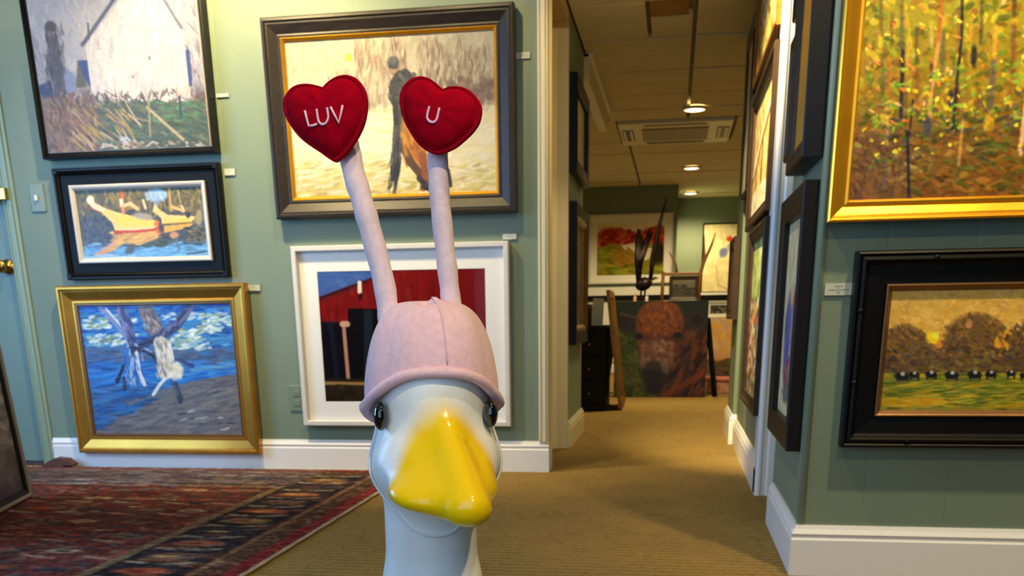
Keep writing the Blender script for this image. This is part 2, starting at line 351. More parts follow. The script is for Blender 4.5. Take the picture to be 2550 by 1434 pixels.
# ------------------------------------------------------------------ painted canvases (pigment stored per vertex, real impasto relief)
class Art:
    """Paints strokes onto a grid of vertices. Sketch units are image pixels where strokes were traced, else arbitrary; box = (x0, y0, x1, y1) of the canvas in sketch units,
    quad = the canvas corners as image pixels."""
    def __init__(s, box, w, h, base, seed=1, quad=None):  # strokes of the large pictures and the calf sit at image pixel positions
        s.r = np.random.RandomState(seed); s.w = w; s.h = h; s.box = box
        u = (np.arange(w)/(w-1.))[None, :].repeat(h, 0); v = (np.arange(h)/(h-1.))[:, None].repeat(w, 1)
        if quad is None: x0, y0, x1, y1 = box; quad = ((x0, y0), (x1, y0), (x1, y1), (x0, y1))
        q = np.array(quad, float)
        s.X = (q[0,0]*(1-u)+q[1,0]*u)*(1-v)+(q[3,0]*(1-u)+q[2,0]*u)*v
        s.Y = (q[0,1]*(1-u)+q[1,1]*u)*(1-v)+(q[3,1]*(1-u)+q[2,1]*u)*v
        s.c = np.empty((h, w, 3)); s.c[:] = np.array(base)/255.; s.z = np.zeros((h, w))
        s.q = q; s.x0, s.x1 = q[:,0].min(), q[:,0].max(); s.y0, s.y1 = q[:,1].min(), q[:,1].max()
        s.mt = (q[1,0]-q[0,0]+q[2,0]-q[3,0])/2/w
        # index estimate (affine)
        A = np.array([[q[1,0]-q[0,0], q[3,0]-q[0,0]], [q[1,1]-q[0,1], q[3,1]-q[0,1]]]); s.Ai = np.linalg.inv(A); s.o = q[0]
    def win(s, x, y, r):
        c = s.Ai @ (np.array([x, y])-s.o); i = c[1]*(s.h-1); j = c[0]*(s.w-1)
        ri = r*abs(s.Ai[1]).sum()*(s.h-1)*1.05+12; rj = r*abs(s.Ai[0]).sum()*(s.w-1)*1.05+12
        a, b = max(0, int(i-ri)), min(s.h, int(i+ri)+1); c0, d = max(0, int(j-rj)), min(s.w, int(j+rj)+1)
        return (slice(a, b), slice(c0, d)) if b > a and d > c0 else None
    def blend(s, sl, k, col):
        s.c[sl] = s.c[sl]*(1-k[..., None])+np.array(col)/255.*k[..., None]
    def grad(s, stops):
        ys = [a for a, _ in stops]; cs = np.array([c for _, c in stops])/255.
        for k in range(3): s.c[..., k] = np.interp(s.Y, ys, cs[:, k])
    def ell(s, x, y, rx, ry, col, a=1., rot=0., soft=.25):
        sl = s.win(x, y, max(rx, ry)*(1+soft))
        if not sl: return
        dx = s.X[sl]-x; dy = s.Y[sl]-y; c, n = math.cos(rot), math.sin(rot)
        d = np.sqrt(((dx*c+dy*n)/rx)**2+((-dx*n+dy*c)/ry)**2)
        s.blend(sl, a*np.clip((1+soft-d)/(2*soft), 0, 1), col)
    def line(s, pts, wd, col, a=1., soft=.6):
        for (x0, y0), (x1, y1) in zip(pts[:-1], pts[1:]):
            L = math.hypot(x1-x0, y1-y0)+1e-6; sl = s.win((x0+x1)/2, (y0+y1)/2, L/2+wd*2)
            if not sl: continue
            dx = s.X[sl]-x0; dy = s.Y[sl]-y0; t = np.clip((dx*(x1-x0)+dy*(y1-y0))/L**2, 0, 1)
            d = np.hypot(dx-t*(x1-x0), dy-t*(y1-y0))
            s.blend(sl, a*np.clip((wd/2+soft*s.mt-d)/(2*soft*s.mt)+0, 0, 1), col)
    def inside(s, pts):
        X, Y = s.X, s.Y; m_ = np.zeros(X.shape, bool); n = len(pts)
        for i in range(n):
            x0, y0 = pts[i]; x1, y1 = pts[(i+1) % n]
            if y0 == y1: continue
            c = ((y0 > Y) != (y1 > Y)) & (X < (x1-x0)*(Y-y0)/(y1-y0)+x0); m_ ^= c
        return m_
    def poly(s, pts, col, a=1., col2=None, axis='y'):
        m_ = s.inside(pts).astype(float); m_ = (m_*2+np.roll(m_, 1, 0)+np.roll(m_, -1, 0)+np.roll(m_, 1, 1)+np.roll(m_, -1, 1))/6.
        if col2 is None: s.blend((slice(None), slice(None)), a*m_, col)
        else:
            p = np.array(pts); k = 1 if axis == 'y' else 0; t = np.clip(((s.Y if k else s.X)-p[:, k].min())/(np.ptp(p[:, k])+1e-6), 0, 1)[..., None]
            cc = (np.array(col)*(1-t)+np.array(col2)*t)/255.; q = (a*m_)[..., None]; s.c = s.c*(1-q)+cc*q
    def dabs(s, n, box, cols, ln, wd, ang=0., da=.4, a=.7, jit=10, test=None):
        """n brush strokes inside box; test(x, y) keeps a stroke"""
        x0, y0, x1, y1 = box; cols = [np.array(c, float) for c in cols]
        for _ in range(n):
            x = s.r.uniform(x0, x1); y = s.r.uniform(y0, y1)
            if test and not test(x, y): continue
            L = ln*s.r.uniform(.5, 1.4)/2; W = wd*s.r.uniform(.6, 1.4)/2; t = ang+s.r.uniform(-da, da)
            sl = s.win(x, y, max(L, W)*1.3)
            if not sl: continue
            dx = s.X[sl]-x; dy = s.Y[sl]-y; c, q = math.cos(t), math.sin(t)
            e = np.maximum(np.abs(dx*c+dy*q)/L, ((dx*c+dy*q)/L)**2+((-dx*q+dy*c)/W)**2)
            k = np.clip((1.25-e)/.5, 0, 1)*a
            col = np.clip(cols[s.r.randint(len(cols))]+s.r.normal(0, jit)+s.r.normal(0, jit*.4, 3), 0, 255)
            s.blend(sl, k, col); s.z[sl] = s.z[sl]*(1-k)+k*s.r.uniform(0, 1)
    def grain(s, amt):
        g = s.r.normal(0, amt/255., (s.h, s.w)); g = (g+np.roll(g, 1, 0)+np.roll(g, 1, 1))/1.7; s.c = s.c+g[..., None]
    def build(s, name, parent, W, H, x, y, z, material, relief=.0012, gain=1.0):
        """grid centred on x, bottom at z, facing -y"""
        c = np.clip(s.c, 0, 1); c = np.where(c <= .04045, c/12.92, ((c+.055)/1.055)**2.4)*gain
        w, h = s.w, s.h; V = np.empty((h, w, 3), np.float32)
        V[..., 0] = (x-W/2+W*np.arange(w)/(w-1.))[None, :]; V[..., 2] = (z+H-H*np.arange(h)/(h-1.))[:, None]; V[..., 1] = y-s.z*relief
        i = (np.arange(h-1)[:, None]*w+np.arange(w-1)[None, :]).ravel()
        F = np.stack([i, i+w, i+w+1, i+1], 1).astype(np.int32)
        me = bpy.data.meshes.new(name); me.vertices.add(w*h); me.vertices.foreach_set('co', V.ravel())
        me.loops.add(F.size); me.loops.foreach_set('vertex_index', F.ravel())
        me.polygons.add(len(F)); me.polygons.foreach_set('loop_start', np.arange(0, F.size, 4, dtype=np.int32)); me.polygons.foreach_set('loop_total', np.full(len(F), 4, np.int32))
        me.update(calc_edges=True); me.validate()
        at = me.attributes.new('pigment', 'FLOAT_COLOR', 'POINT'); col = np.ones((h*w, 4), np.float32); col[:, :3] = c.reshape(-1, 3)
        at.data.foreach_set('color', col.ravel())
        return link(name, me, parent, material, True)
OIL = paint_mat('oil_paint'); PRINT = paint_mat('print_ink', .8, .0, 200, .05); RUGM = paint_mat('rug_wool', .95, .8, 400, .1)

def sweep(name, W, H, prof, material, parent, zc=None):
    """mitred moulding: prof = [(inset, forward)] from the wall side of the outer edge to the inner edge"""
    zc = H/2 if zc is None else zc; v = []
    for a, b in ((-1, -1), (1, -1), (1, 1), (-1, 1)):
        for i, d in prof: v.append((a*(W/2-i), -d, zc+b*(H/2-i)))
    L = len(prof); f = []
    for k in range(4):
        for i in range(L-1): f.append((k*L+i, ((k+1) % 4)*L+i, ((k+1) % 4)*L+i+1, k*L+i+1))
    return meshobj(name, v, f, material, parent)
WALLS = {'back': (lambda a, z: (a, BW-.004, z), 0.), 'right': (lambda a, z: (a, 2.597, z), 0.),
         'hr': (lambda a, z: (HR-.002, a, z), -PI/2), 'hr_end': (lambda a, z: (HR-.022, a, z), -PI/2), 'hl': (lambda a, z: (HL+.002, a, z), PI/2),
         'far': (lambda a, z: (a, 11.747, z), 0.), 'far2': (lambda a, z: (a, 13.197, z), 0.)}
def hang(wall, a, z, name, label, cat='painting', group=None, tilt=0.0):
    f, r = WALLS[wall]; o = empty(name, f(a, z), r, tilt); return tag(o, label, cat, group)
def backing(W, H, d, parent, inset=.012):
    return MB().box(-W/2+inset, W/2-inset, -d, 0, inset, H-inset).build('backing_board', DARKW, parent)

# ---- 1 snowy barn (top left)
def art_barn():
    A = Art(None, 250, 250, (186,188,200), 3, quad=((52,-125),(476,-138),(516,362),(112,375)))
    A.grad([(-140,(150,156,182)),(60,(190,190,202)),(200,(178,178,196)),(235,(120,106,116)),(260,(96,100,84)),(375,(104,112,92))])
    A.dabs(500,(50,-140,520,220),[(196,196,208),(160,166,190),(206,204,210),(176,176,194)],34,9,1.5,.5,.5,8)
    A.dabs(90,(400,-60,520,210),[(120,90,104),(150,128,140),(214,206,214)],40,3,1.35,.5,.7,8)
    A.dabs(60,(80,90,130,220),[(150,140,150),(186,182,192)],40,4,1.2,.3,.6,8)
    A.poly([(92,205),(125,195),(128,235),(92,238)],(74,80,120)); A.poly([(150,150),(190,190),(190,225),(150,225)],(140,150,190))
    A.line([(128,70),(146,228)],30,(92,88,102),1,2); A.ell(126,64,14,12,(70,68,84)); A.line([(118,82),(138,82)],9,(160,160,172),.8)
    A.dabs(90,(112,70,160,225),[(84,80,96),(112,108,118),(70,66,84)],26,5,1.45,.1,.6,8)
    A.poly([(190,147),(218,147),(224,215),(206,190)],(66,84,146)); A.poly([(193,150),(216,212),(186,214)],(104,104,92)); A.poly([(445,130),(470,128),(476,215),(458,215)],(70,88,150))
    barn = [(214,112),(300,12),(360,-62),(420,0),(455,80),(472,258),(330,250),(226,232)]
    A.poly(barn,(196,195,208),1,(228,229,234)); 
    tb = lambda x, y: x > 222+ (y-100)*.05 and x < 440+(y-50)*.13 and y > 118-(x-214)*1.15 and y > -62+(x-360)*1.4 and y < 252
    A.dabs(420,(215,-40,475,255),[(212,211,219),(232,232,236),(196,195,210),(222,222,229)],40,9,1.57,.12,.5,6,tb)
    A.line([(206,110),(290,4),(362,-72)],9,(74,86,116),.95,1.5); A.line([(362,-72),(452,78)],7,(110,112,134),.9,1.5); A.line([(222,95),(222,60)],5,(84,90,110),.9)
    A.ell(372,146,3,5,(130,126,130)); A.ell(330,190,3,5,(150,146,150))
    A.dabs(260,(110,225,520,300),[(140,120,116),(92,96,84),(176,162,160),(110,86,90),(206,196,196)],22,5,1.3,.9,.7,10)
    A.poly([(330,255),(520,250),(520,352),(350,345),(240,330),(260,270)],(92,110,92)); 
    A.dabs(420,(240,250,520,370),[(86,104,82),(104,122,98),(120,138,104),(96,100,96),(74,96,84),(124,120,110)],30,7,.2,.6,.6,9)
    A.dabs(40,(370,250,500,300),[(110,160,110),(86,136,108)],20,8,.1,.3,.7,8)
    A.poly([(100,245),(170,262),(250,372),(112,378)],(150,116,92))
    A.dabs(320,(98,240,240,378),[(140,110,88),(166,134,96),(120,94,84),(180,152,124),(104,88,84),(156,120,84)],24,7,1.25,.6,.6,10)
    A.dabs(46,(180,280,330,370),[(206,176,140),(222,200,170),(150,112,100),(196,170,90)],60,4,.85,.25,.85,8)
    A.line([(363,265),(450,345)],7,(206,190,158)); A.line([(367,250),(369,335)],5,(176,160,128)); A.line([(295,280),(370,300)],4,(180,164,140),.8); A.line([(290,285),(294,310)],4,(150,136,120)); A.line([(443,240),(446,290)],6,(72,84,88))
    A.dabs(50,(240,350,500,368),[(220,206,196),(180,150,140),(236,228,220)],14,5,.0,.6,.8,8); A.dabs(8,(300,335,330,355),[(206,210,230)],16,7,.4,.2,.9)
    A.grain(5); return A
p = hang('back', -2.3475, 1.350, 'framed_painting', 'black framed painting of a white barn, silo and woodpile', tilt=.012)
W, H = .805, .83
backing(W, H, .007, p)
sweep('frame', W, H, [(0,0),(0,.050),(.006,.052),(.012,.046),(.016,.036),(.021,.034),(.022,.012)], BLACK, p)
MB().box(-W/2+.024, W/2-.024, -.038, -.008, .024, H-.024, .002).build('canvas', mat('canvas_edge', rgb(190,180,170), .8), p)
art_barn().build('picture', p, W-.052, H-.052, 0, -.0392, .026, OIL, .0012, .52)

# ---- 2 two white boats
def art_boats():
    A = Art(None, 240, 132, (70,72,66), 4, quad=((183,470),(494,461),(512,637),(205,643)))
    A.grad([(460,(70,64,44)),(500,(104,92,52)),(540,(74,78,84)),(590,(70,74,86)),(612,(80,110,140)),(640,(104,164,214))])
    A.dabs(260,(180,465,515,545),[(120,104,40),(90,80,44),(64,60,50),(150,130,50),(110,104,80),(74,70,60)],16,6,1.5,.4,.7,9)
    A.dabs(80,(255,470,345,520),[(150,122,36),(120,100,40)],14,7,1.5,.5,.7,8); A.dabs(60,(430,470,500,520),[(140,120,44),(112,100,50)],12,6,1.5,.6,.7,8)
    A.ell(386,482,26,16,(150,180,210),.95); A.dabs(30,(358,466,410,495),[(150,176,200),(176,196,212)],14,6,1.4,.5,.5,6); A.ell(385,502,8,10,(140,166,190),.6)
    A.dabs(160,(195,535,290,615),[(66,72,92),(80,84,98),(54,60,74),(92,92,88)],16,7,1.4,.6,.6,7)
    A.poly([(205,616),(515,596),(515,640),(205,645)],(100,160,212),.9); A.dabs(150,(206,605,515,640),[(104,166,220),(86,140,190),(130,186,230),(80,110,130)],26,5,-.05,.2,.65,8)
    A.dabs(60,(310,585,512,612),[(70,74,60),(90,86,60),(60,66,66)],24,7,.0,.3,.75,8)
    A.poly([(283,580),(395,570),(388,592),(340,610),(310,600),(275,625),(222,640),(252,618),(280,600)],(206,158,92)); A.dabs(70,(275,575,395,605),[(222,176,96),(196,144,86),(230,180,90)],22,6,-.25,.3,.6,8,lambda x,y: y < 612-(x-275)*.2)
    A.line([(240,632),(285,600)],9,(206,150,120),.9,2); A.ell(318,622,10,16,(84,78,74),.8,.5)
    A.poly([(246,522),(262,516),(300,528),(380,545),(398,555),(394,566),(340,573),(282,572),(276,552)],(232,196,112)); A.poly([(285,530),(378,546),(388,562),(290,568)],(240,200,80))
    A.poly([(285,560),(380,560),(394,564),(340,572),(284,571)],(236,200,140),.8)
    A.line([(282,574),(330,574),(376,570),(396,562)],6,(186,52,14)); A.line([(282,579),(300,578)],4,(140,40,40),.8)
    A.ell(387,554,8,8,(236,116,24)); A.ell(391,572,7,7,(226,90,20),.95); A.ell(396,560,6,18,(58,58,66),.8)
    A.poly([(212,494),(222,481),(232,500),(262,516),(246,526),(226,514)],(238,206,160)); A.line([(216,512),(248,526)],4,(146,70,44)); A.ell(221,493,9,11,(244,226,190))
    A.line([(299,474),(302,492)],9,(206,96,24)); A.line([(298,494),(300,510)],8,(230,220,200)); A.line([(302,510),(303,525)],8,(214,130,90)); A.line([(306,508),(320,503),(338,516)],9,(238,190,124)); A.line([(352,495),(358,515)],6,(226,200,150)); A.ell(322,525,10,7,(70,64,54)); A.ell(352,536,26,9,(170,156,138),.9,.15)
    A.poly([(376,522),(380,502),(392,518),(412,532),(480,536),(470,552),(398,556),(396,540)],(236,196,120)); A.poly([(400,540),(470,540),(468,552),(400,556)],(238,196,92)); A.line([(400,556),(470,552)],3,(120,92,30)); A.poly([(402,560),(478,553),(460,566),(404,578)],(222,164,60))
    A.line([(416,466),(420,520)],6,(196,150,48)); A.line([(424,512),(450,522)],7,(228,176,110)); A.line([(446,510),(452,522)],6,(226,196,160)); A.line([(437,470),(444,505)],2,(206,180,110)); A.ell(488,540,8,20,(190,170,110),.7); A.ell(462,533,5,7,(50,46,44))
    A.ell(428,584,11,9,(216,150,100),.9); A.line([(432,590),(440,622)],5,(96,110,120),.8); A.dabs(50,(455,565,505,600),[(84,78,56),(120,108,70),(64,66,60)],14,6,.2,.6,.8)
    A.line([(460,632),(512,626)],4,(70,76,70)); A.dabs(30,(210,632,330,642),[(120,176,226),(170,190,224)],22,4,.0,.2,.7); A.grain(4); return A
p = hang('back', -2.336, .850, 'framed_painting', 'painting of two white boats mirrored in water, wide black frame', tilt=.01)
W, H = .778, .463
backing(W, H, .007, p)
fr = sweep('frame', W, H, [(0,0),(0,.030),(.004,.036),(.012,.036),(.016,.030),(.020,.034),(.026,.030),(.030,.018)], BLACK, p)
for a in (-1, 1):
    for b in (0, 1):
        MB().box(a*(W/2-.014)-.012, a*(W/2-.014)+.012, -.0385, -.030, (b*(H-.028)+.014)-.012, (b*(H-.028)+.014)+.012, .003).build('corner_block', BLACK, fr)
sweep('panel', W, H, [(.029,.0),(.029,.022),(.078,.022),(.078,.012)], BLACKS, p)
sweep('liner', W, H, [(.070,.015),(.070,.034),(.074,.036),(.082,.034),(.091,.026),(.092,.015)], SILVER, p)
art_boats().build('picture', p, W-.182, H-.182, 0, -.020, .091, OIL)

# ---- 3 herons over the surf, gold frame standing low against the baseboard
def art_gulls():
    A = Art(None, 250, 200, (40,90,160), 5, quad=((185,760),(565,757),(595,1080),(228,1083)))
    A.grad([(755,(26,76,170)),(800,(50,120,190)),(850,(60,120,180)),(880,(70,90,130)),(930,(40,110,190)),(985,(60,90,130)),(1085,(70,84,110))])
    A.dabs(360,(185,757,590,860),[(24,70,170),(40,110,200),(20,60,140),(70,150,210),(60,130,170)],30,7,-.08,.25,.65,9)
    for (y, xs) in ((790,(190,330)),(806,(200,260)),(785,(400,560)),(800,(500,590)),(838,(210,330)),(850,(215,320)),(842,(420,500)),(860,(425,520)),(826,(440,490)),(818,(480,540))):
        A.dabs(34,(xs[0],y-8,xs[1],y+8),[(206,220,216),(170,200,206),(236,240,232),(120,170,180),(130,150,110)],20,6,-.15,.4,.8,8)
    A.dabs(160,(210,868,590,905),[(76,86,116),(60,84,130),(90,100,124),(40,110,180)],40,7,-.06,.12,.6,7)
    A.dabs(200,(215,895,590,960),[(24,104,196),(40,130,216),(30,80,160),(70,140,200)],44,8,-.1,.15,.65,8); A.line([(470,918),(590,902)],6,(120,170,200),.8,2)
    A.poly([(595,925),(470,945),(340,985),(245,1040),(230,1085),(600,1085)],(106,102,104),.95); A.dabs(420,(235,935,598,1083),[(112,108,106),(96,94,100),(128,120,112),(86,86,98),(120,116,116)],44,8,-.2,.2,.55,7,lambda x,y: y > 930+(595-x)*.30)
    A.dabs(180,(225,965,380,1083),[(30,96,170),(24,70,130),(50,110,176)],44,7,-.12,.2,.6,8,lambda x,y: y < 1075-(x-230)*.55)
    A.dabs(16,(440,1020,590,1070),[(66,70,84),(170,176,184),(60,62,72)],22,5,-.2,.3,.8)
    # left bird: crossed wings, legs trailing
    A.line([(240,763),(285,808),(318,852)],12,(124,136,186)); A.line([(255,765),(300,815)],5,(206,210,226)); A.line([(290,762),(312,805),(322,850)],22,(56,62,110)); A.line([(283,770),(305,815)],6,(116,120,170),.9)
    A.ell(330,866,16,14,(40,34,60)); A.line([(318,850),(345,860),(366,874)],8,(150,160,210)); A.line([(308,870),(304,905),(300,950)],13,(46,110,196)); A.line([(322,890),(318,930)],10,(150,170,206)); A.line([(332,875),(338,920),(352,955)],9,(214,216,222)); A.line([(300,905),(284,945)],8,(24,30,60)); A.line([(302,940),(302,966)],10,(26,34,60)); A.ell(284,944,6,9,(22,26,46),1,.4)
    # right bird
    A.line([(352,760),(376,800),(392,850)],34,(120,108,112)); A.dabs(80,(345,760,420,850),[(160,148,140),(96,86,96),(186,176,164),(110,96,92)],16,6,1.1,.4,.8,8,lambda x,y: abs(x-(352+(y-760)*.45)) < 22)
    A.line([(470,758),(432,812),(388,838),(345,855)],20,(52,54,96)); A.line([(476,760),(440,805)],8,(110,110,150),.8); A.line([(345,856),(390,842)],6,(30,32,60)); A.line([(350,870),(372,880),(388,902)],8,(30,34,60))
    A.line([(392,850),(400,885),(404,925)],34,(204,196,176)); A.line([(412,850),(420,890)],14,(226,220,202)); A.line([(398,870),(396,915)],6,(130,130,130),.8); A.ell(430,920,19,22,(228,222,196)); A.line([(440,892),(472,908)],9,(60,64,110)); A.ell(468,907,9,6,(50,60,130)); A.line([(408,935),(390,955),(374,980)],8,(222,222,220)); A.line([(418,940),(430,970),(442,1000)],5,(80,80,96)); A.line([(430,950),(446,990)],8,(60,62,80)); A.ell(440,992,6,10,(40,42,60),1,-.4)
    A.dabs(90,(384,848,430,935),[(214,206,186),(176,168,156),(236,230,212),(120,118,126),(196,180,150)],20,5,1.35,.3,.75,9,lambda x,y: abs(x-(396+(y-850)*.1)) < 20)
    A.dabs(40,(412,900,450,942),[(236,230,206),(206,196,170),(220,214,190)],12,5,1.0,.8,.7,8,lambda x,y: ((x-430)/19)**2+((y-920)/22)**2 < 1)
    A.dabs(60,(285,765,330,850),[(70,76,124),(44,48,92),(120,126,176)],26,5,1.15,.15,.7,8,lambda x,y: abs(x-(292+(y-765)*.36)) < 12); A.dabs(50,(390,762,475,845),[(64,64,108),(40,42,84),(104,104,146)],26,5,-.95,.2,.7,8,lambda x,y: abs((x-390)+(y-838)*1.02) < 14)
    A.dabs(40,(298,870,350,955),[(60,120,200),(170,186,216),(206,214,226),(40,70,140)],18,4,1.4,.2,.6,8)
    A.grain(4); return A
p = hang('back', -2.325, .072, 'framed_painting', 'gold framed painting of birds diving over blue surf, lowest on the wall'); p.location.y = BW-.019
W, H = .912, .752
backing(W, H, .007, p)
sweep('frame', W, H, [(0,0),(0,.034),(.006,.042),(.014,.042),(.020,.034),(.026,.033),(.062,.021),(.066,.024),(.074,.024),(.082,.012)], GOLD, p)
sweep('liner', W, H, [(.078,.0),(.078,.021),(.084,.021),(.089,.012)], BRONZE, p)
art_gulls().build('picture', p, W-.176, H-.176, 0, -.0125, .088, OIL)

# ---- 4 rider in the snow
def art_rider():
    A = Art(None, 300, 212, (200,190,160), 6, quad=((704,102),(1223,74),(1229,473),(729,490)))
    A.grad([(74,(178,172,150)),(140,(190,182,160)),(230,(196,186,168)),(262,(226,218,196)),(330,(238,230,206)),(420,(234,222,180)),(490,(222,200,120))])
    A.dabs(500,(700,70,1235,260),[(190,184,160),(172,164,142),(206,198,172),(186,172,150)],26,10,1.5,.5,.45,7)
    A.poly([(700,235),(900,225),(900,262),(700,262)],(170,158,156),.5)
    for (x0, x1, y0, n) in ((880,1010,100,260),(1040,1160,100,240),(1150,1235,120,170),(810,870,170,40)):
        A.dabs(n,(x0,y0,x1,262),[(146,126,106),(120,100,88),(166,146,124),(134,112,96),(180,160,138)],34,5,1.57,.25,.5,7)
    A.dabs(90,(1110,190,1235,250),[(126,104,98),(112,92,88),(140,118,108)],20,12,1.5,.4,.6,6)
    A.dabs(500,(705,258,1235,490),[(244,238,216),(236,226,190),(250,246,230),(228,214,160),(240,230,180)],38,11,-.12,.3,.45,6)
    A.dabs(200,(720,400,1235,490),[(222,200,110),(206,190,110),(236,220,140),(246,240,214),(190,176,100)],34,8,-.25,.35,.6,8)
    A.ell(866,139,7,9,(246,206,20)); A.ell(865,132,3,4,(246,230,40))
    # horse
    A.ell(1026,345,28,62,(196,126,48),1,-.12); A.ell(1008,335,16,40,(224,154,66),.8,-.1); A.ell(1035,320,22,50,(150,86,34),.9,-.2); A.poly([(1000,300),(1024,270),(1055,300),(1062,400),(1040,410)],(180,110,44),.9)
    A.dabs(110,(992,270,1062,410),[(206,136,56),(176,104,40),(226,160,80),(140,80,36)],24,6,1.3,.3,.5,8,lambda x,y: abs(x-1026) < 30)
    A.line([(1000,360),(1020,400),(1052,440),(1060,462)],20,(96,66,50)); A.line([(1048,380),(1056,430),(1050,465)],18,(146,84,44)); A.line([(1040,440),(1064,466)],14,(60,52,54)); A.line([(1110,420),(1116,458)],12,(64,52,50)); A.line([(1050,462),(1064,470)],9,(50,46,50))
    A.line([(1000,275),(984,310),(986,370),(974,440)],15,(56,56,64)); A.dabs(150,(962,290,1010,460),[(52,54,62),(74,74,82),(40,42,50),(92,90,96)],60,4,1.7,.22,.75,6,lambda x,y: abs(x-(992-(y-290)*.10)) < 13)
    A.line([(1004,285),(1000,330),(1008,380)],9,(222,156,66),.8,3)
    # rider
    A.poly([(968,200),(985,172),(1012,166),(1030,186),(1034,220),(1020,250),(1006,290),(985,270),(966,240)],(66,66,70)); A.dabs(120,(964,168,1036,285),[(58,58,64),(84,84,86),(46,48,54),(100,98,96)],16,6,1.3,.6,.6,6,lambda x,y: abs(x-1000) < 33-(y > 240)*10)
    A.line([(982,250),(984,300)],14,(52,54,60)); A.ell(978,168,11,10,(160,130,110)); A.ell(978,152,15,15,(66,72,78)); A.ell(976,146,10,8,(96,104,110),.7); A.line([(968,161),(988,164)],4,(44,46,52))
    A.grain(4); return A
p = hang('back', -1.179, 1.079, 'framed_painting', 'large dark walnut framed painting of a rider on horseback in snow', tilt=.012)
W, H = 1.042, .758
backing(W, H, .007, p)
sweep('frame', W, H, [(0,0),(0,.045),(.005,.052),(.014,.053),(.020,.046),(.026,.046),(.060,.030),(.066,.032),(.073,.030),(.073,.01)], WALNUT, p)
sweep('liner', W, H, [(.071,.005),(.071,.029),(.075,.031),(.080,.026),(.086,.020),(.087,.008)], GOLDB, p)
art_rider().build('picture', p, W-.172, H-.172, 0, -.015, .086, OIL, .0012, .68)

# ---- 5 red barn behind glass, white mat
def art_redbarn():
    A = Art(None, 240, 178, (110,16,16), 8, quad=((785,677),(1200,663),(1207,985),(808,998)))
    A.poly([(780,660),(1205,650),(1210,1000),(800,1000)],(112,16,18)); A.dabs(240,(785,660,1210,1000),[(124,20,20),(96,12,16),(136,26,24)],40,9,1.57,.06,.5,6)
    A.poly([(780,660),(925,660),(925,690),(905,697),(790,738)],(66,96,158)); A.dabs(60,(785,670,920,730),[(60,90,156),(80,110,170),(52,84,150)],24,8,.0,.4,.5,6,lambda x,y: y < 736-(x-790)*.33)
    A.line([(790,742),(905,700),(990,665)],7,(60,20,24)); A.line([(790,748),(905,708)],4,(80,28,30),.8)
    A.poly([(792,798),(866,798),(866,944),(800,944)],(12,10,18)); A.poly([(864,764),(1100,764),(1100,944),(864,944)],(10,10,14)); A.poly([(903,768),(925,768),(925,940),(905,940)],(24,34,44)); A.line([(820,800),(838,940)],12,(24,26,50),.7)
    A.poly([(1075,764),(1110,764),(1110,990),(1075,990)],(104,14,18)); A.line([(893,702),(893,724)],10,(226,214,190)); A.ell(895,735,5,8,(40,10,12)); A.line([(853,805),(866,950)],9,(176,128,104)); A.line([(850,802),(862,802)],14,(190,150,124))
    A.poly([(800,940),(1110,930),(1110,1000),(806,1000)],(38,28,18)); A.line([(800,950),(905,948)],8,(150,116,70)); A.dabs(120,(804,955,1210,1000),[(40,40,22),(28,24,16),(58,44,26)],30,7,.0,.3,.6,6)
    A.poly([(1110,660),(1210,655),(1212,1000),(1110,1000)],(110,14,18),.6); A.grain(2); return A
p = hang('back', -1.1735, .203, 'framed_print', 'red barn print in white mat behind glass, pale wooden frame', 'framed print')
W, H = .957, .766
backing(W, H, .006, p)
sweep('frame', W, H, [(0,0),(0,.034),(.003,.037),(.019,.037),(.022,.034),(.023,.008)], WHITEF, p)
sweep('mat_board', W, H, [(.020,.012),(.1045,.012),(.1055,.0105)], MATB, p)
art_redbarn().build('picture', p, W-.206, H-.206, 0, -.0102, .103, PRINT, 0)
MB().box(-W/2+.021, W/2-.021, -.0265, -.0245, .021, H-.021).build('glass', GLASS, p)

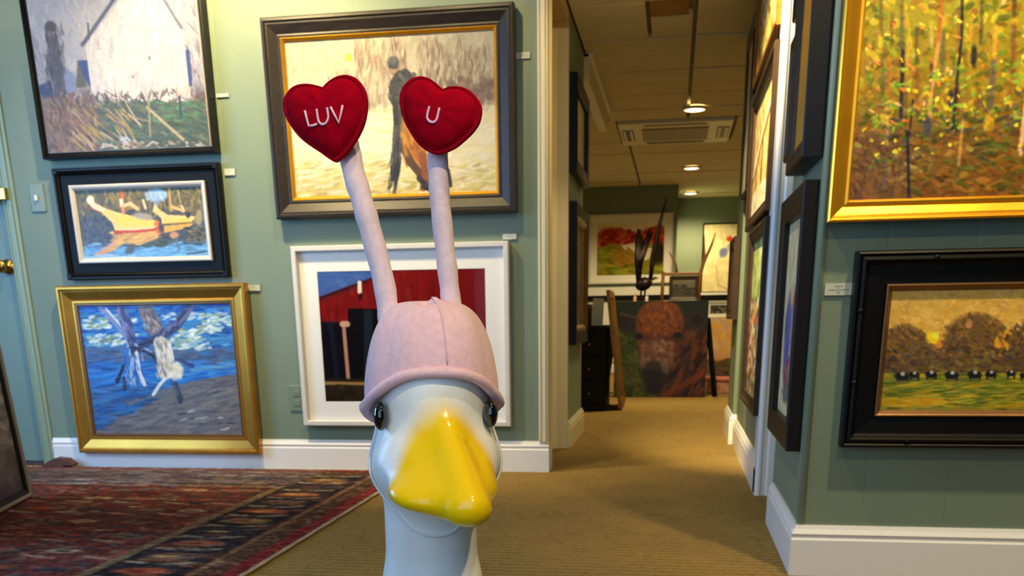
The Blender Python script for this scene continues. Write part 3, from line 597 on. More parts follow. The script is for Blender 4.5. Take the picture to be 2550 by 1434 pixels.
# ---- 6 autumn forest, big gold frame on the right
def art_forest():
    A = Art(None, 330, 300, (150,130,20), 9, quad=((2190,-420),(3180,-420),(3130,487),(2107,487)))
    A.grad([(-420,(196,196,60)),(0,(150,150,24)),(200,(150,120,18)),(330,(120,84,16)),(487,(104,66,18))])
    A.dabs(1500,(2100,-420,3180,340),[(150,154,16),(190,170,18),(116,126,14),(190,146,14),(110,104,12),(216,196,40),(160,120,14)],30,15,1.5,.7,.7,12)
    A.dabs(700,(2100,-60,3180,380),[(104,120,16),(140,130,16),(160,106,12),(84,94,14),(116,74,12)],22,12,.6,1.2,.75,12)
    A.dabs(900,(2100,330,3180,490),[(120,76,12),(96,64,14),(78,54,16),(140,92,14),(104,86,14),(72,74,16)],34,12,.2,.7,.7,10)
    A.dabs(300,(2100,330,2260,490),[(92,64,40),(80,56,34),(120,80,44)],30,10,1.0,.8,.6,8)
    A.dabs(120,(2120,300,3180,420),[(60,64,26),(84,96,24),(46,44,30),(176,150,90)],40,10,.1,.5,.7,8); A.dabs(26,(2200,370,2360,440),[(150,116,60),(160,130,50)],30,9,-.6,.5,.4,8)
    R = A.r
    for x in (2180,2205,2232,2252,2272,2305,2330,2362,2395,2420,2450,2490,2530,2560,2610,2650,2700,2730,2790,2850,2900,2960,3010,3060,3110):
        x += R.uniform(-5,5); yb = R.uniform(230,420); lean = R.uniform(-.06,.04); k = R.randint(4); y = -420
        while y < yb:
            L = R.uniform(25,110); c = [(60,40,34),(190,104,24),(222,180,110),(90,80,84),(120,70,24),(44,36,36),(216,160,50),(84,60,30)][R.randint(8)]
            A.line([(x+lean*(y-100),y),(x+lean*(y+L-100),y+L)],R.uniform(4,8)*(1 if k else 1.6),c,.85,1.5); y += L*R.uniform(1.0,2.6)
    A.line([(2366,-60),(2372,120),(2358,330)],7,(40,28,34)); A.line([(2250,330),(2257,485)],7,(30,20,26)); A.line([(2262,260),(2255,340)],6,(60,36,30)); A.line([(2320,120),(2305,250),(2300,330)],9,(206,150,84),.9); A.line([(2330,-40),(2318,130)],9,(176,92,20),.9); A.line([(2236,150),(2234,300)],9,(30,34,40)); A.line([(2540,120),(2530,300)],10,(176,84,24)); A.line([(2530,260),(2522,390)],12,(210,166,120)); A.ell(2298,320,10,22,(66,60,80)); A.ell(2352,262,8,20,(50,44,56)); A.ell(2402,170,7,24,(40,36,34))
    A.dabs(420,(2120,-420,3180,390),[(230,206,36),(216,186,20),(246,228,84),(190,180,26)],12,8,.8,1.5,.85,10); A.dabs(160,(2150,190,3100,330),[(120,170,40),(140,180,40),(84,130,30)],18,7,-.4,.8,.8,8); A.dabs(90,(2150,-100,3150,330),[(226,150,60),(240,190,130),(236,120,30)],16,7,1.0,.8,.85,8)
    A.dabs(120,(2150,240,3100,400),[(60,54,60),(50,56,30),(80,70,80)],18,10,.3,.8,.6,8); A.grain(4); return A
W, H = 1.02, .93
p = hang('right', .352+W/2, .877, 'framed_painting', 'big gold framed painting of a yellow autumn birch forest', tilt=.012)
backing(W, H, .007, p)
sweep('frame_side', W, H, [(.003,0),(.003,.030),(.012,.030)], BLACK, p)
sweep('frame', W, H, [(0,.022),(0,.050),(.004,.054),(.009,.052),(.012,.046),(.016,.045),(.034,.036),(.037,.039),(.043,.040),(.048,.034),(.050,.022)], GOLDB, p)
art_forest().build('picture', p, W-.096, H-.096, 0, -.026, .048, OIL, .0018, 1.3)

# ---- 7 dusk cattle, black frame
def art_cattle():
    A = Art(None, 300, 190, (206,170,70), 10, quad=((2232,716),(2730,712),(2730,1050),(2196,1040)))
    A.grad([(710,(206,176,104)),(740,(222,180,80)),(800,(226,178,76)),(860,(210,150,60)),(930,(110,84,50)),(945,(96,104,40)),(1000,(140,136,36)),(1050,(160,140,40))])
    A.dabs(500,(2196,712,2730,860),[(230,186,80),(216,170,84),(240,200,96),(206,166,90),(226,170,60)],26,11,1.3,.8,.5,8)
    for (x, y, rx, ry) in ((2255,868,46,60),(2400,845,62,66),(2345,900,60,50),(2495,868,40,58),(2545,880,36,50),(2600,850,60,66),(2690,870,60,70),(2215,890,30,50)):
        A.ell(x,y,rx,ry,(112,82,44),.95,0,.12)
        A.dabs(130,(x-rx,y-ry,x+rx,y+ry),[(120,90,40),(100,70,44),(84,62,48),(136,104,44),(96,84,44),(160,110,60)],17,8,1.2,.9,.7,8,lambda a,b: ((a-x)/rx)**2+((b-y)/ry)**2 < 1.02)
    A.poly([(2190,900),(2730,892),(2730,945),(2190,945)],(92,66,50),.85); A.dabs(420,(2196,860,2730,945),[(84,60,56),(110,84,44),(70,52,54),(126,100,40),(96,74,44),(104,92,44)],18,9,1.1,.9,.7,8)
    A.dabs(26,(2290,905,2460,940),[(120,110,40),(130,112,36)],22,10,.6,.5,.6)
    A.ell(2312,842,12,18,(252,222,20),1,-.4); A.ell(2318,836,7,9,(255,244,80)); A.ell(2324,862,8,10,(236,150,60),.8); A.dabs(14,(2440,820,2470,870),[(240,170,40),(226,140,50)],16,7,1.3,.3,.8); A.ell(2385,805,6,14,(206,150,90),.7); A.ell(2508,812,16,18,(90,66,50),.9); A.dabs(12,(2480,800,2540,840),[(206,150,84),(226,180,120)],9,6,1,.9,.8)
    A.poly([(2190,940),(2730,940),(2730,1055),(2190,1050)],(120,124,36)); A.dabs(520,(2190,940,2730,1050),[(110,126,34),(136,140,34),(170,156,40),(92,110,36),(150,136,40),(196,164,30)],44,8,-.04,.14,.7,9); A.dabs(40,(2196,1010,2330,1030),[(206,160,20),(190,150,24)],40,9,-.05,.1,.7,8)
    for (x, y, k) in ((2246,948,16),(2272,944,12),(2308,943,13),(2352,946,15),(2400,945,15),(2434,944,12),(2476,943,10),(2505,948,11),(2518,942,8),(2540,945,11),(2590,946,14),(2640,945,13)):
        A.ell(x,y,k,k*.75,(20,22,28),1,.2,.2); A.line([(x-k*.6,y+3),(x-k*.6,y+13)],4,(22,24,30)); A.line([(x+k*.7,y+3),(x+k*.75,y+13)],4,(22,24,30)); A.ell(x+k*.1,y-k*.45,k*.3,k*.35,(206,206,210),.9); A.ell(x,y+15,k*1.2,3,(60,80,40),.5)
    A.grain(4); return A
W, H = .76, .467
p = hang('right', .428+W/2, .345, 'framed_painting', 'wide black framed painting of cattle grazing before sunset trees', tilt=.01)
backing(W, H, .007, p)
fr = sweep('frame', W, H, [(0,0),(0,.036),(.003,.041),(.007,.043),(.010,.040),(.011,.036),(.014,.041),(.021,.043),(.025,.038),(.028,.030),(.034,.027),(.074,.024),(.076,.028),(.079,.029),(.079,.01)], BLACK, p)
for (x, z) in ((-.20,H-.018),(.12,H-.018),(-.22,.018),(.10,.018),(-W/2+.018,.16),(-W/2+.018,.33)):
    MB().ball((x,-.042,z),.008,.004,.006,8).build('reed_tie', BLACK, fr, True)
sweep('liner', W, H, [(.077,.01),(.077,.030),(.080,.031),(.083,.029),(.092,.018),(.0925,.008)], BRONZE, p)
art_cattle().build('picture', p, W-.184, H-.184, 0, -.0155, .092, OIL)

# ------------------------------------------------------------------ pictures along the hall
def art_simple(w, h, base, layers, seed):
    A = Art((0,0,100,100), w, h, base, seed)
    for l in layers: getattr(A, l[0])(*l[1:])
    A.grain(4); return A
FIG = art_simple(90,150,(222,206,160),[('dabs',500,(0,0,100,100),[(226,212,168),(206,186,140),(236,226,190),(196,190,160)],14,7,.9,1.2,.6,8),
    ('ell',66,42,12,9,(196,40,36)),('ell',30,60,16,22,(60,80,160)),('dabs',60,(20,45,60,75),[(50,70,170),(90,110,190),(120,120,160)],10,6,1.2,.6,.8,10),('dabs',60,(25,72,80,88),[(170,60,90),(80,90,150),(206,160,130),(120,50,60)],10,6,1.0,.8,.8,10),
    ('line',[(62,45),(60,66),(55,86)],8,(120,90,90),.9),('dabs',30,(25,85,70,92),[(70,96,120),(110,110,90)],12,5,.2,.5,.8,8)],21)
GARD = art_simple(100,150,(140,150,60),[('dabs',700,(0,0,100,50),[(196,206,120),(150,180,60),(230,232,200),(110,150,50),(206,196,110)],10,5,1.5,.5,.75,14),('dabs',700,(0,40,100,100),[(110,120,50),(150,110,50),(190,120,60),(70,90,50),(206,200,190),(170,80,50),(96,80,90)],9,6,1.2,1,.75,14),('dabs',120,(0,40,100,90),[(236,236,226),(206,90,50),(226,200,70)],6,5,1,1,.9,10)],22)
YARD = art_simple(80,110,(226,190,100),[('dabs',400,(0,0,100,100),[(236,206,130),(206,150,60),(244,228,170),(226,176,90)],16,6,1.4,.5,.7,10),('line',[(0,60),(45,30),(100,5)],8,(244,232,190)),('line',[(0,66),(45,38),(100,14)],5,(130,84,36)),('line',[(20,60),(20,96)],6,(150,96,40)),('line',[(48,44),(46,84)],7,(140,84,36)),('line',[(78,36),(76,84)],6,(166,104,44)),('line',[(62,40),(60,80)],5,(244,226,150)),('dabs',80,(0,80,100,100),[(244,236,206),(226,206,150)],20,6,-.5,.3,.8,8)],23)
GOLDN = art_simple(60,100,(226,196,90),[('dabs',260,(0,0,100,100),[(240,220,130),(206,160,60),(246,236,190),(150,100,40)],14,7,1.5,.6,.75,12)],24)
DARKP = art_simple(60,90,(70,60,40),[('dabs',260,(0,0,100,100),[(90,74,44),(60,54,46),(120,96,60),(50,44,36),(150,120,70)],16,7,1.2,1,.7,10)],25)
PALE = art_simple(50,80,(214,208,190),[('dabs',160,(0,0,100,100),[(226,222,206),(190,184,160),(206,196,150)],18,8,.4,1,.6,8)],26)
WOODP = [(0,0),(0,.032),(.004,.036),(.016,.036),(.022,.030),(.042,.024),(.046,.027),(.050,.024),(.051,.008)]
def hall_picture(wall, y0, y1, z0, z1, name, label, prof, m_, art, liner=None, lm=None, group=None, pm=OIL, pd=.014, tilt=.0):
    W, H = y1-y0, z1-z0; p = hang(wall, (y0+y1)/2, z0, name, label, 'painting', group, tilt)
    backing(W, H, min(.012, pd-.002), p); sweep('frame', W, H, prof, m_, p); ins = prof[-1][0]
    if liner: sweep('liner', W, H, liner, lm, p); ins = liner[-1][0]
    art.build('picture', p, W-2*ins+.002, H-2*ins+.002, 0, -pd, ins-.001, pm); return p
DEEP = [(0,0),(0,.034),(.003,.037),(.060,.030),(.064,.033),(.067,.030),(.068,.008)]
FLOAT = [(0,0),(0,.038),(.003,.041),(.010,.041),(.012,.036),(.014,.012)]
hall_picture('hr', 2.67, 3.21, .318, .985, 'framed_painting', 'tall dark framed painting of figures in blue and red, hung near corner', DEEP, mat('dark_bronze_frame', rgb(30,23,14), .45, spec=.2), FIG)
hall_picture('hr', 2.655, 3.02, 1.035, 1.66, 'framed_painting', 'deep navy frame with narrow gold liner, above the figures painting', [(0,0),(0,.046),(.003,.050),(.045,.042),(.048,.038),(.05,.01)], NAVY, PALE, [(.048,.01),(.048,.036),(.060,.034),(.068,.020),(.069,.01)], GOLD)
hall_picture('hr', 3.04, 3.265, 1.10, 1.42, 'framed_painting', 'small brown framed painting tucked behind the deep navy frame', WOODP, BROWNF, DARKP)
hall_picture('hr', 3.04, 3.265, 1.47, 1.90, 'framed_painting', 'black framed painting at the top edge, beside white casing', WOODP, BLACK, DARKP)
hall_picture('hr', 3.80, 4.56, .297, 1.00, 'framed_painting', 'brown framed garden painting in greens, low on the hall wall', WOODP, BROWNF, GARD)
hall_picture('hr', 3.82, 4.86, 1.02, 1.56, 'framed_painting', 'glowing yellow painting of timber posts in dark frame, middle of hall', WOODP, BROWNF, YARD)
hall_picture('hr', 3.84, 4.90, 1.61, 2.0, 'framed_painting', 'gold framed yellow painting high up by the hall ceiling', WOODP, GOLDD, GOLDN)
hall_picture('hr', 4.92, 5.28, 1.20, 1.86, 'framed_print', 'glass fronted print in black frame seen nearly edge on', FLOAT, BLACK, PALE, pd=.034)
hall_picture('hr_end', 5.34, 5.74, .635, 1.04, 'framed_painting', 'small dark framed painting at the far end of the right hall wall', WOODP, BROWNF, DARKP)
hall_picture('hl', 5.12, 5.80, 1.335, 1.772, 'framed_painting', 'black framed painting high on the left hall wall', DEEP, BLACK, PALE)
hall_picture('hl', 5.13, 5.83, .52, 1.205, 'framed_painting', 'bronze and black framed painting below it on the left hall wall', DEEP, BLACK, DARKP, [(.066,.01),(.066,.034),(.080,.030),(.095,.018),(.096,.01)], GOLDD)

# ------------------------------------------------------------------ wall cards, switch, outlet
def card(wall, a, z, w, h, label, lines=3):
    f, r = WALLS[wall]; o = empty('label_card', f(a, z), r); tag(o, label, 'label card', 'wall label cards')
    MB().box(-w/2, w/2, -.003, .003, -h/2, h/2).build('card', CARD, o)
    if lines:
        b = MB()
        for k in range(lines):
            ww = w*(.30, .06, .74, .16)[k % 4]; zz = h*(.26, .10, -.05, -.26)[k % 4]
            n = max(1, int(ww/.006))
            for i in range(n): b.box(-ww/2+i*ww/n, -ww/2+(i+.72)*ww/n, -.0036, -.003, zz-h*.035, zz+h*.035)
        b.build('small_print', INK, o)
card('back', -.630, 1.660, .056, .022, 'small label card right of the rider painting'); card('back', -1.913, 1.573, .055, .013, 'thin label card right of the barn painting', 0)
card('back', -1.912, 1.277, .048, .026, 'small label card right of the boats painting', 2); card('back', -1.851, .803, .064, .025, 'label card right of the gold framed bird painting', 2)
card('back', -.694, .988, .058, .022, 'small label card at the top right corner of red barn print'); card('right', .398, .726, .066, .028, 'printed label card left of the cattle painting', 4)
o = tag(empty('light_switch', (-2.836, BW, 1.20)), 'painted light switch plate with white toggle beside the door', 'light switch')
MB().box(-.036, .036, -.007, .004, -.058, .058, .004).build('plate', mat('painted_switch_plate', rgb(118,136,122), .45), o)
MB().prism([(-.005,-.010),(.005,-.010),(.004,.012),(-.004,.012)], -.020, -.004).build('toggle', WHITE, o)
MB().lathe([(0,0),(.003,0),(.003,.001),(0,.0015)], 8, 'y', (0,-.0065,.03)).build('screw', TRIMG, o); MB().lathe([(0,0),(.003,0),(.003,.001),(0,.0015)], 8, 'y', (0,-.0065,-.03)).build('screw', TRIMG, o)
PLATEG = mat('painted_plate', rgb(112,126,106), .5)
o = tag(empty('power_outlet', (-1.688, BW, .321)), 'painted double power outlet low beside the red barn print', 'power outlet')
MB().box(-.036, .036, -.006, .004, -.058, .058, .003).build('plate', PLATEG, o)
for z in (-.022, .022):
    s_ = MB().box(-.016, .016, -.008, -.004, z-.014, z+.014, .003).build('socket', PLATEG, o)
    MB().box(-.007, -.005, -.009, -.007, z-.003, z+.007).box(.005, .007, -.009, -.007, z-.003, z+.007).box(-.002, .002, -.009, -.007, z-.010, z-.006).build('slots', INK, s_)

# ------------------------------------------------------------------ rug
def make_rug():
    X0, X1, Y0, Y1 = -3.85, -1.135, 0.35, 4.19
    w, h = 300, 440
    A = Art((0, 0, X1-X0, Y1-Y0), w, h, (120,44,32), 31)
    e = np.minimum.reduce([A.X, (X1-X0)-A.X, A.Y, (Y1-Y0)-A.Y])
    A.c[:] = np.array((112,44,34))/255.
    r = A.r
    # field
    A.dabs(2600,(.45,.45,X1-X0-.45,Y1-Y0-.45),[(112,42,30),(90,40,34),(84,50,44),(100,66,54),(128,56,38),(56,46,52),(128,104,84)],.07,.03,.0,.35,.75,10)
    for i in range(9):
        for j in range(14):
            x = .55+i*.2+(j % 2)*.1; y = .55+j*.21
            c = [(40,44,62),(190,164,120),(160,70,40),(96,100,84),(150,110,84)][(i*3+j) % 5]
            A.ell(x,y,.055,.026,c,.8); A.ell(x,y,.028,.012,(176,60,36) if (i+j) % 2 else (60,50,56),.9)
            A.line([(x-.09,y+.06),(x+.02,y+.085)],.016,(186,164,130) if j % 3 else (44,46,62),.7)
            A.line([(x+.05,y-.05),(x+.10,y-.02),(x+.07,y+.03)],.012,(54,50,60),.7)
    yy = A.Y; t = np.clip((.75-yy)/.45, 0, 1)[..., None]           # unused falloff for a grey daylight sheen along the wall
    
    # borders, from the inside out
    def band(a, b, col): k = ((e >= a) & (e < b)); A.c[k] = np.array(col)/255.
    band(.16,.43,(40,32,36)); 
    side = X1-X0
    def bd(n, lo, hi, cols, ln, wd, a=.85):
        for k in range(n):
            q = r.uniform(lo, hi); s_ = r.uniform(0, side+2*(Y1-Y0)); c = cols[r.randint(len(cols))]
            if s_ < side: A.dabs(1,(s_,q,s_+.001,q+.001),[c],ln,wd,.0,.5,a)
            elif s_ < side+Y1-Y0: A.dabs(1,(side-q,s_-side,side-q+.001,s_-side+.001),[c],ln,wd,.0,.35,a)
            else: A.dabs(1,(q,s_-side-(Y1-Y0),q+.001,s_-side-(Y1-Y0)+.001),[c],ln,wd,.0,.35,a)
    bd(1100,.18,.41,[(52,40,40),(150,74,44),(110,60,44),(36,38,52),(140,110,66),(90,52,40)],.09,.032,.7)
    y = .1
    while y < Y1-Y0:                                   # lobed motifs of the main border
        for xx in (side-.295, .295):
            c = [(190,84,46),(150,116,60),(36,40,58),(176,96,64),(120,92,80)][int(y/.17) % 5]
            A.ell(xx,y,.085,.036,c,.95); A.ell(xx-.02,y,.04,.014,(196,150,70) if int(y/.17) % 2 else (120,40,30),.9); A.line([(xx-.10,y+.07),(xx,y+.095),(xx+.10,y+.065)],.016,(176,160,130),.9); A.line([(xx-.1,y-.05),(xx-.02,y-.075),(xx+.08,y-.05)],.02,(30,30,44),.9)
        y += .17
    band(.425,.445,(120,94,64)); band(.445,.452,(60,36,32)); band(.452,.462,(134,104,70))
    band(.135,.150,(124,96,62)); band(.060,.135,(84,52,36)); bd(900,.065,.13,[(120,84,54),(70,44,36),(104,66,44),(150,112,70)],.03,.016,.7); band(.128,.135,(64,36,30))
    band(.014,.058,(134,34,28)); bd(300,.018,.05,[(150,40,30),(110,26,26)],.05,.02,.6)
    kx = (A.X > side-.006); A.c[kx] = np.array((196,176,150))/255.
    # end border: muted wool colours, with daylight sheen painted in as paler grey
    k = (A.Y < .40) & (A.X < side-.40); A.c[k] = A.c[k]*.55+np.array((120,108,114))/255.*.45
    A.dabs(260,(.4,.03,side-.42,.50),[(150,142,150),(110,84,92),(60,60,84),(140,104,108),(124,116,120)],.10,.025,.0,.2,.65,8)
    g_ = A.c.mean(2, keepdims=True); A.c = (A.c*.82+g_*.18)*.92
    A.grain(12); m_ = A.r.uniform(.75, 1.15, (h, 1, 1)); A.c = A.c*m_
    A.z = A.r.uniform(0, 1, (h, w))
    # lay flat: build in local frame then stand it down
    o = empty('oriental_rug', ((X0+X1)/2, Y0, .010)); tag(o, 'worn red oriental rug with dark floral border', 'rug')
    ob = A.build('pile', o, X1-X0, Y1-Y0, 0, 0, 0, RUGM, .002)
    ob.rotation_euler = (-PI/2, 0, 0)                                 # local z becomes +y, relief points up
    MB().box(-(X1-X0)/2, (X1-X0)/2, 0, Y1-Y0, -.010, -.001).build('backing', mat('rug_backing', rgb(150,120,96), .9), o)
    s_ = MB().tube([((X1-X0)/2+.002*math.sin(k*2.1), k*(Y1-Y0)/60, -.003) for k in range(61)], .0035, 6).build('selvedge', mat('cream_cord', rgb(206,190,164), .9), o, True)
    fr = MB()
    for k in range(300):
        x = -(X1-X0)/2+(k+.5)*(X1-X0)/300; fr.tube([(x,Y1-Y0-.005,-.002),(x+rnd.uniform(-.008,.008),Y1-Y0+rnd.uniform(.03,.05),-.006)], .0016, 4)
    tag(fr.build('fringe', mat('fringe_wool', rgb(196,190,184), .95), o), kind='stuff')
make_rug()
o = tag(empty('door_stop', (-2.872, 4.20, .012), .15), 'small brown wooden wedge door stop by the baseboard corner', 'door stop')
MB().prism([(-.075,0),(.075,0),(.078,.012),(.05,.036),(.0,.042),(-.04,.026)], -.028, .028).build('wedge', mat('stop_wood', rgb(86,50,28), .6, var=.25, vscale=40), o)
MB().box(.03, .072, -.03, .03, .0, .008, .002).build('rubber_sole', BLACK, o)

# picture standing on the floor at the left edge
SEA = art_simple(110,90,(120,112,104),[('grad',[(0,(150,130,104)),(40,(140,134,126)),(70,(104,96,90)),(100,(70,62,60))]),('dabs',300,(0,30,100,80),[(150,146,140),(176,172,166),(96,90,90),(120,112,106)],26,5,.05,.2,.7,8),('dabs',120,(0,75,100,100),[(80,70,66),(60,56,70),(100,90,84)],24,6,.0,.3,.6,8)],41)
p = tag(empty('standing_painting', (-2.505+.45*.301, 3.415-.45*.954, .016), math.atan2(.954, -.301)+0, 0), 'grey seascape canvas standing on the rug at the left edge', 'painting')
p.rotation_euler = (-.05, 0, math.atan2(.954, -.301))
W, H = .90, .70
sweep('frame', W, H, [(0,0),(0,.030),(.003,.033),(.010,.033),(.013,.028),(.014,.008)], mat('pale_metal_frame', rgb(150,140,120), .4, metal=.3), p)
sweep('liner', W, H, [(.013,.004),(.013,.024),(.030,.022),(.031,.008)], BLACK, p)
backing(W, H, .008, p)
SEA.build('picture', p, W-.06, H-.06, 0, -.0125, .03, OIL)
st = MB().box(-.02, .02, .0, .018, .08, H*.9).build('strut', DARKW, p)
MB().tube([(0,.012,H*.85),(0,.19,.022)], .010, 8).build('rear_leg', DARKW, p)

# ------------------------------------------------------------------ ceiling fittings
WARM = (1.0, 0.77, 0.38)
def downlight(x, y, label, energy):
    o = tag(empty('recessed_downlight', (x, y, HC)), label, 'ceiling light', 'hall ceiling lights')
    MB().lathe([(.070,.0),(.090,-.002),(.094,-.010),(.088,-.018),(.074,-.020),(.070,-.014)], 28).build('trim_ring', CREAM, o, True)
    MB().lathe([(0,-.024),(.03,-.023),(.06,-.019),(.073,-.012)], 28).build('lens', mat('lit_lens', (1.0,.80,.42), .4, emit=9), o, True)
    l = bpy.data.lights.new('downlight_lamp', 'SPOT'); l.energy = energy; l.color = WARM; l.spot_size = 2.7; l.spot_blend = .6; l.shadow_soft_size = .07
    q = bpy.data.objects.new('downlight_lamp', l); C.objects.link(q); q.parent = o; q.location = (0,0,-.03)
downlight(.091, 7.50, 'nearest round downlight in the hall ceiling', 244)
downlight(.118, 10.41, 'middle round downlight, beyond the air conditioner', 244)
downlight(.144, 12.54, 'farthest round downlight above the pale abstract picture', 216)
downlight(-1.45, 7.9, 'added unseen gallery downlight left of the hall axis', 70)  # this and the next two: added out of view to lift the ambient light
downlight(-1.45, 10.2, 'added unseen gallery downlight before the red tree landscape', 70)
downlight(1.45, 9.0, 'added unseen gallery downlight right of the hall axis', 70)
o = tag(empty('air_conditioner', (-.04, 8.39, HC)), 'square cream ceiling cassette air conditioner with slotted louvres', 'air conditioner')
MB().box(-.425,.425,-.475,.475,-.022,.026,.008).build('panel', CREAM, o)
MB().box(-.25,.25,-.27,.27,-.032,-.018,.008).build('intake_grille', mat('intake_plastic', rgb(166,152,124), .6), o)
for k in range(9): MB().box(-.23,.23,-.24+k*.055,-.232+k*.055,-.036,-.030).build('grille_slat', CREAM, o)
for s_ in (-1, 1):
    MB().box(-.23,.23,s_*.385-.03,s_*.385+.03,-.0235,-.020).build('air_slot', BLACK, o); MB().box(-.22,.22,s_*.395-.012,s_*.395+.014,-.030,-.0225,.003).build('louvre', CREAM, o)
    MB().box(s_*.36-.045,s_*.36+.045,-.24,.24,-.0235,-.020).build('air_slot', BLACK, o)
    for q in (-1, 1): MB().box(s_*.36+q*.026-.010,s_*.36+q*.026+.010,-.235,.235,-.030,-.0225,.003).build('louvre', CREAM, o)
# track spotlights of the front room and added fill spots (above the frame)
def track_spot(x, y, z, target, energy, label, size=1.2, col=WARM, blend=.7, soft=.035):
    o = tag(empty('track_spotlight', (x, y, z)), label, 'spotlight', 'track spotlights')
    MB().lathe([(0,.0),(.03,.0),(.03,-.012),(.012,-.016),(.010,-.07),(0,-.07)], 16).build('mount', WHITE, o, True)
    d = (Vector(target)-Vector((x, y, z-.09))).normalized(); R_ = d.to_track_quat('-Z', 'Y').to_matrix()
    b = MB().lathe([(0,.055),(.026,.055),(.034,.045),(.042,-.045),(.038,-.047),(.030,.0),(0,.005)], 18)
    h_ = b.build('lamp_head', WHITE, o, True); h_.matrix_local = Matrix.Translation((0,0,-.09)) @ R_.to_4x4()
    l = bpy.data.lights.new('spot_lamp', 'SPOT'); l.energy = energy; l.color = col; l.spot_size = size; l.spot_blend = blend; l.shadow_soft_size = soft
    q = bpy.data.objects.new('spot_lamp', l); C.objects.link(q); q.parent = o; q.matrix_local = Matrix.Translation(Vector((0,0,-.09))+d*.05) @ R_.to_4x4()
track_spot(-1.80, 3.50, RC, (-1.82, 4.29, 1.40), 250, 'track spotlight aimed between the barn and rider paintings', 1.75)
track_spot(-2.95, 3.45, RC, (-2.75, 4.29, 1.2), 45, 'track spotlight nearest the sage door', 1.5)
track_spot(-1.05, 3.4, RC, (-.95, 4.29, 1.2), 80, 'track spotlight aimed at the rider painting', 1.4)
track_spot(.75, 1.80, RC, (.95, 2.6, 1.0), 150, 'track spotlight aimed at the autumn forest painting', 1.5)
track_spot(1.7, 1.75, RC, (1.5, 2.6, 1.0), 60, 'rightmost track spotlight near the right wall', 1.5)
track_spot(-.16, 3.35, RC, (.34, 4.30, 1.32), 800, 'track spotlight aimed at the hall pictures', .85)
track_spot(.45, .25, RC, (-.1, 2.6, .0), 65, 'track spotlight over the open carpet', 1.7)
track_spot(.85, -.75, RC, (-.17, .69, .66), 140, 'added fill spotlight aimed at the goose statue', .55)  # added lamp, brightens the front of goose and hearts
track_spot(-.62, 2.15, RC, (.33, 2.95, .75), 70, 'added fill spotlight aimed at the corner figures painting', .8)  # extra unseen lamp, put in to warm the figures painting
track_spot(.15, 3.95, RC, (-.62, 5.1, 1.0), 75, 'added fill spotlight inside the hall opening', .9)  # added to light up the cream casing left of the hall
track_spot(-1.6, 1.3, RC, (-1.9, 2.9, 0), 64, 'track spotlight over the oriental rug', 1.6)

# ------------------------------------------------------------------ the gallery at the end of the hall
FALL = art_simple(130,100,(236,224,190),[('grad',[(0,(240,226,190)),(42,(236,214,170)),(46,(190,150,60)),(60,(130,130,40)),(100,(110,110,30))]),('dabs',200,(0,0,100,40),[(240,228,196),(230,214,170)],20,9,.2,.5,.5,6),
    ('ell',20,26,20,17,(170,50,26)),('ell',52,30,12,13,(176,60,30)),('ell',78,27,14,16,(180,46,24)),('ell',95,26,8,18,(150,40,26)),('dabs',260,(2,10,100,42),[(190,60,30),(150,36,20),(206,90,40),(130,40,24)],10,7,1,1,.7,12,lambda x,y: y > 18+8*math.sin(x*.12)),
    ('dabs',260,(0,42,100,100),[(140,140,40),(110,120,30),(166,150,50),(96,100,30)],20,7,.1,.4,.6,9),('poly',[(38,46),(62,40),(66,44),(84,50),(78,70),(60,76),(50,62)],(232,220,190)),('ell',92,60,10,22,(44,40,24)),('line',[(40,44),(60,40)],5,(226,200,190)),('dabs',60,(30,50,60,80),[(170,110,40),(150,120,40)],18,4,.7,.4,.7,8)],51)
p = hang('far', -.515, .985, 'framed_print', 'white framed landscape with red autumn trees on the far wall', 'framed print')
W, H = .945, .745
backing(W, H, .01, p); sweep('frame', W, H, [(0,0),(0,.03),(.004,.034),(.02,.034),(.024,.008)], WHITEF, p); sweep('mat_board', W, H, [(.02,.012),(.095,.012),(.096,.010)], MATB, p)
FALL.build('picture', p, W-.19, H-.19, 0, -.0105, .095, PRINT, 0)
ABST = art_simple(70,110,(226,212,160),[('dabs',260,(0,0,100,100),[(230,216,168),(214,198,146),(236,226,186)],22,10,.6,1.2,.5,6),('ell',56,22,7,4,(196,70,44)),('line',[(40,46),(70,24),(100,10)],9,(150,150,170),.8),('ell',44,42,9,7,(110,116,160)),('line',[(30,60),(36,90),(60,98)],1.2,(120,110,90),.8),('line',[(60,50),(90,54)],1.4,(150,130,100),.8),('ell',92,56,5,3,(140,140,110),.8)],52)
p = hang('far2', .62, .895, 'framed_painting', 'pale abstract picture in thin dark frame at the far right')
W, H = .60, .83
backing(W, H, .01, p); sweep('frame', W, H, [(0,0),(0,.03),(.014,.03),(.016,.008)], BLACK, p); ABST.build('picture', p, W-.03, H-.03, 0, -.012, .015, OIL)
sbox('trim_14', -2.2, 0, 11.70, 11.75, .80, .86, BLACK); sbox('trim_15', 0, 2.2, 13.15, 13.2, .80, .87, BLACK)
sbox('wall_far_wainscot', -2.2, 0, 11.72, 11.75, .12, .80, WHITE); sbox('wall_far_right_wainscot', 0, 2.2, 13.17, 13.2, .12, .80, WHITE)
sbox('trim_17', -2.2, 0, 11.715, 11.75, .86, .95, WHITE); sbox('trim_18', 0, 2.2, 13.165, 13.2, .87, .90, WHITE)
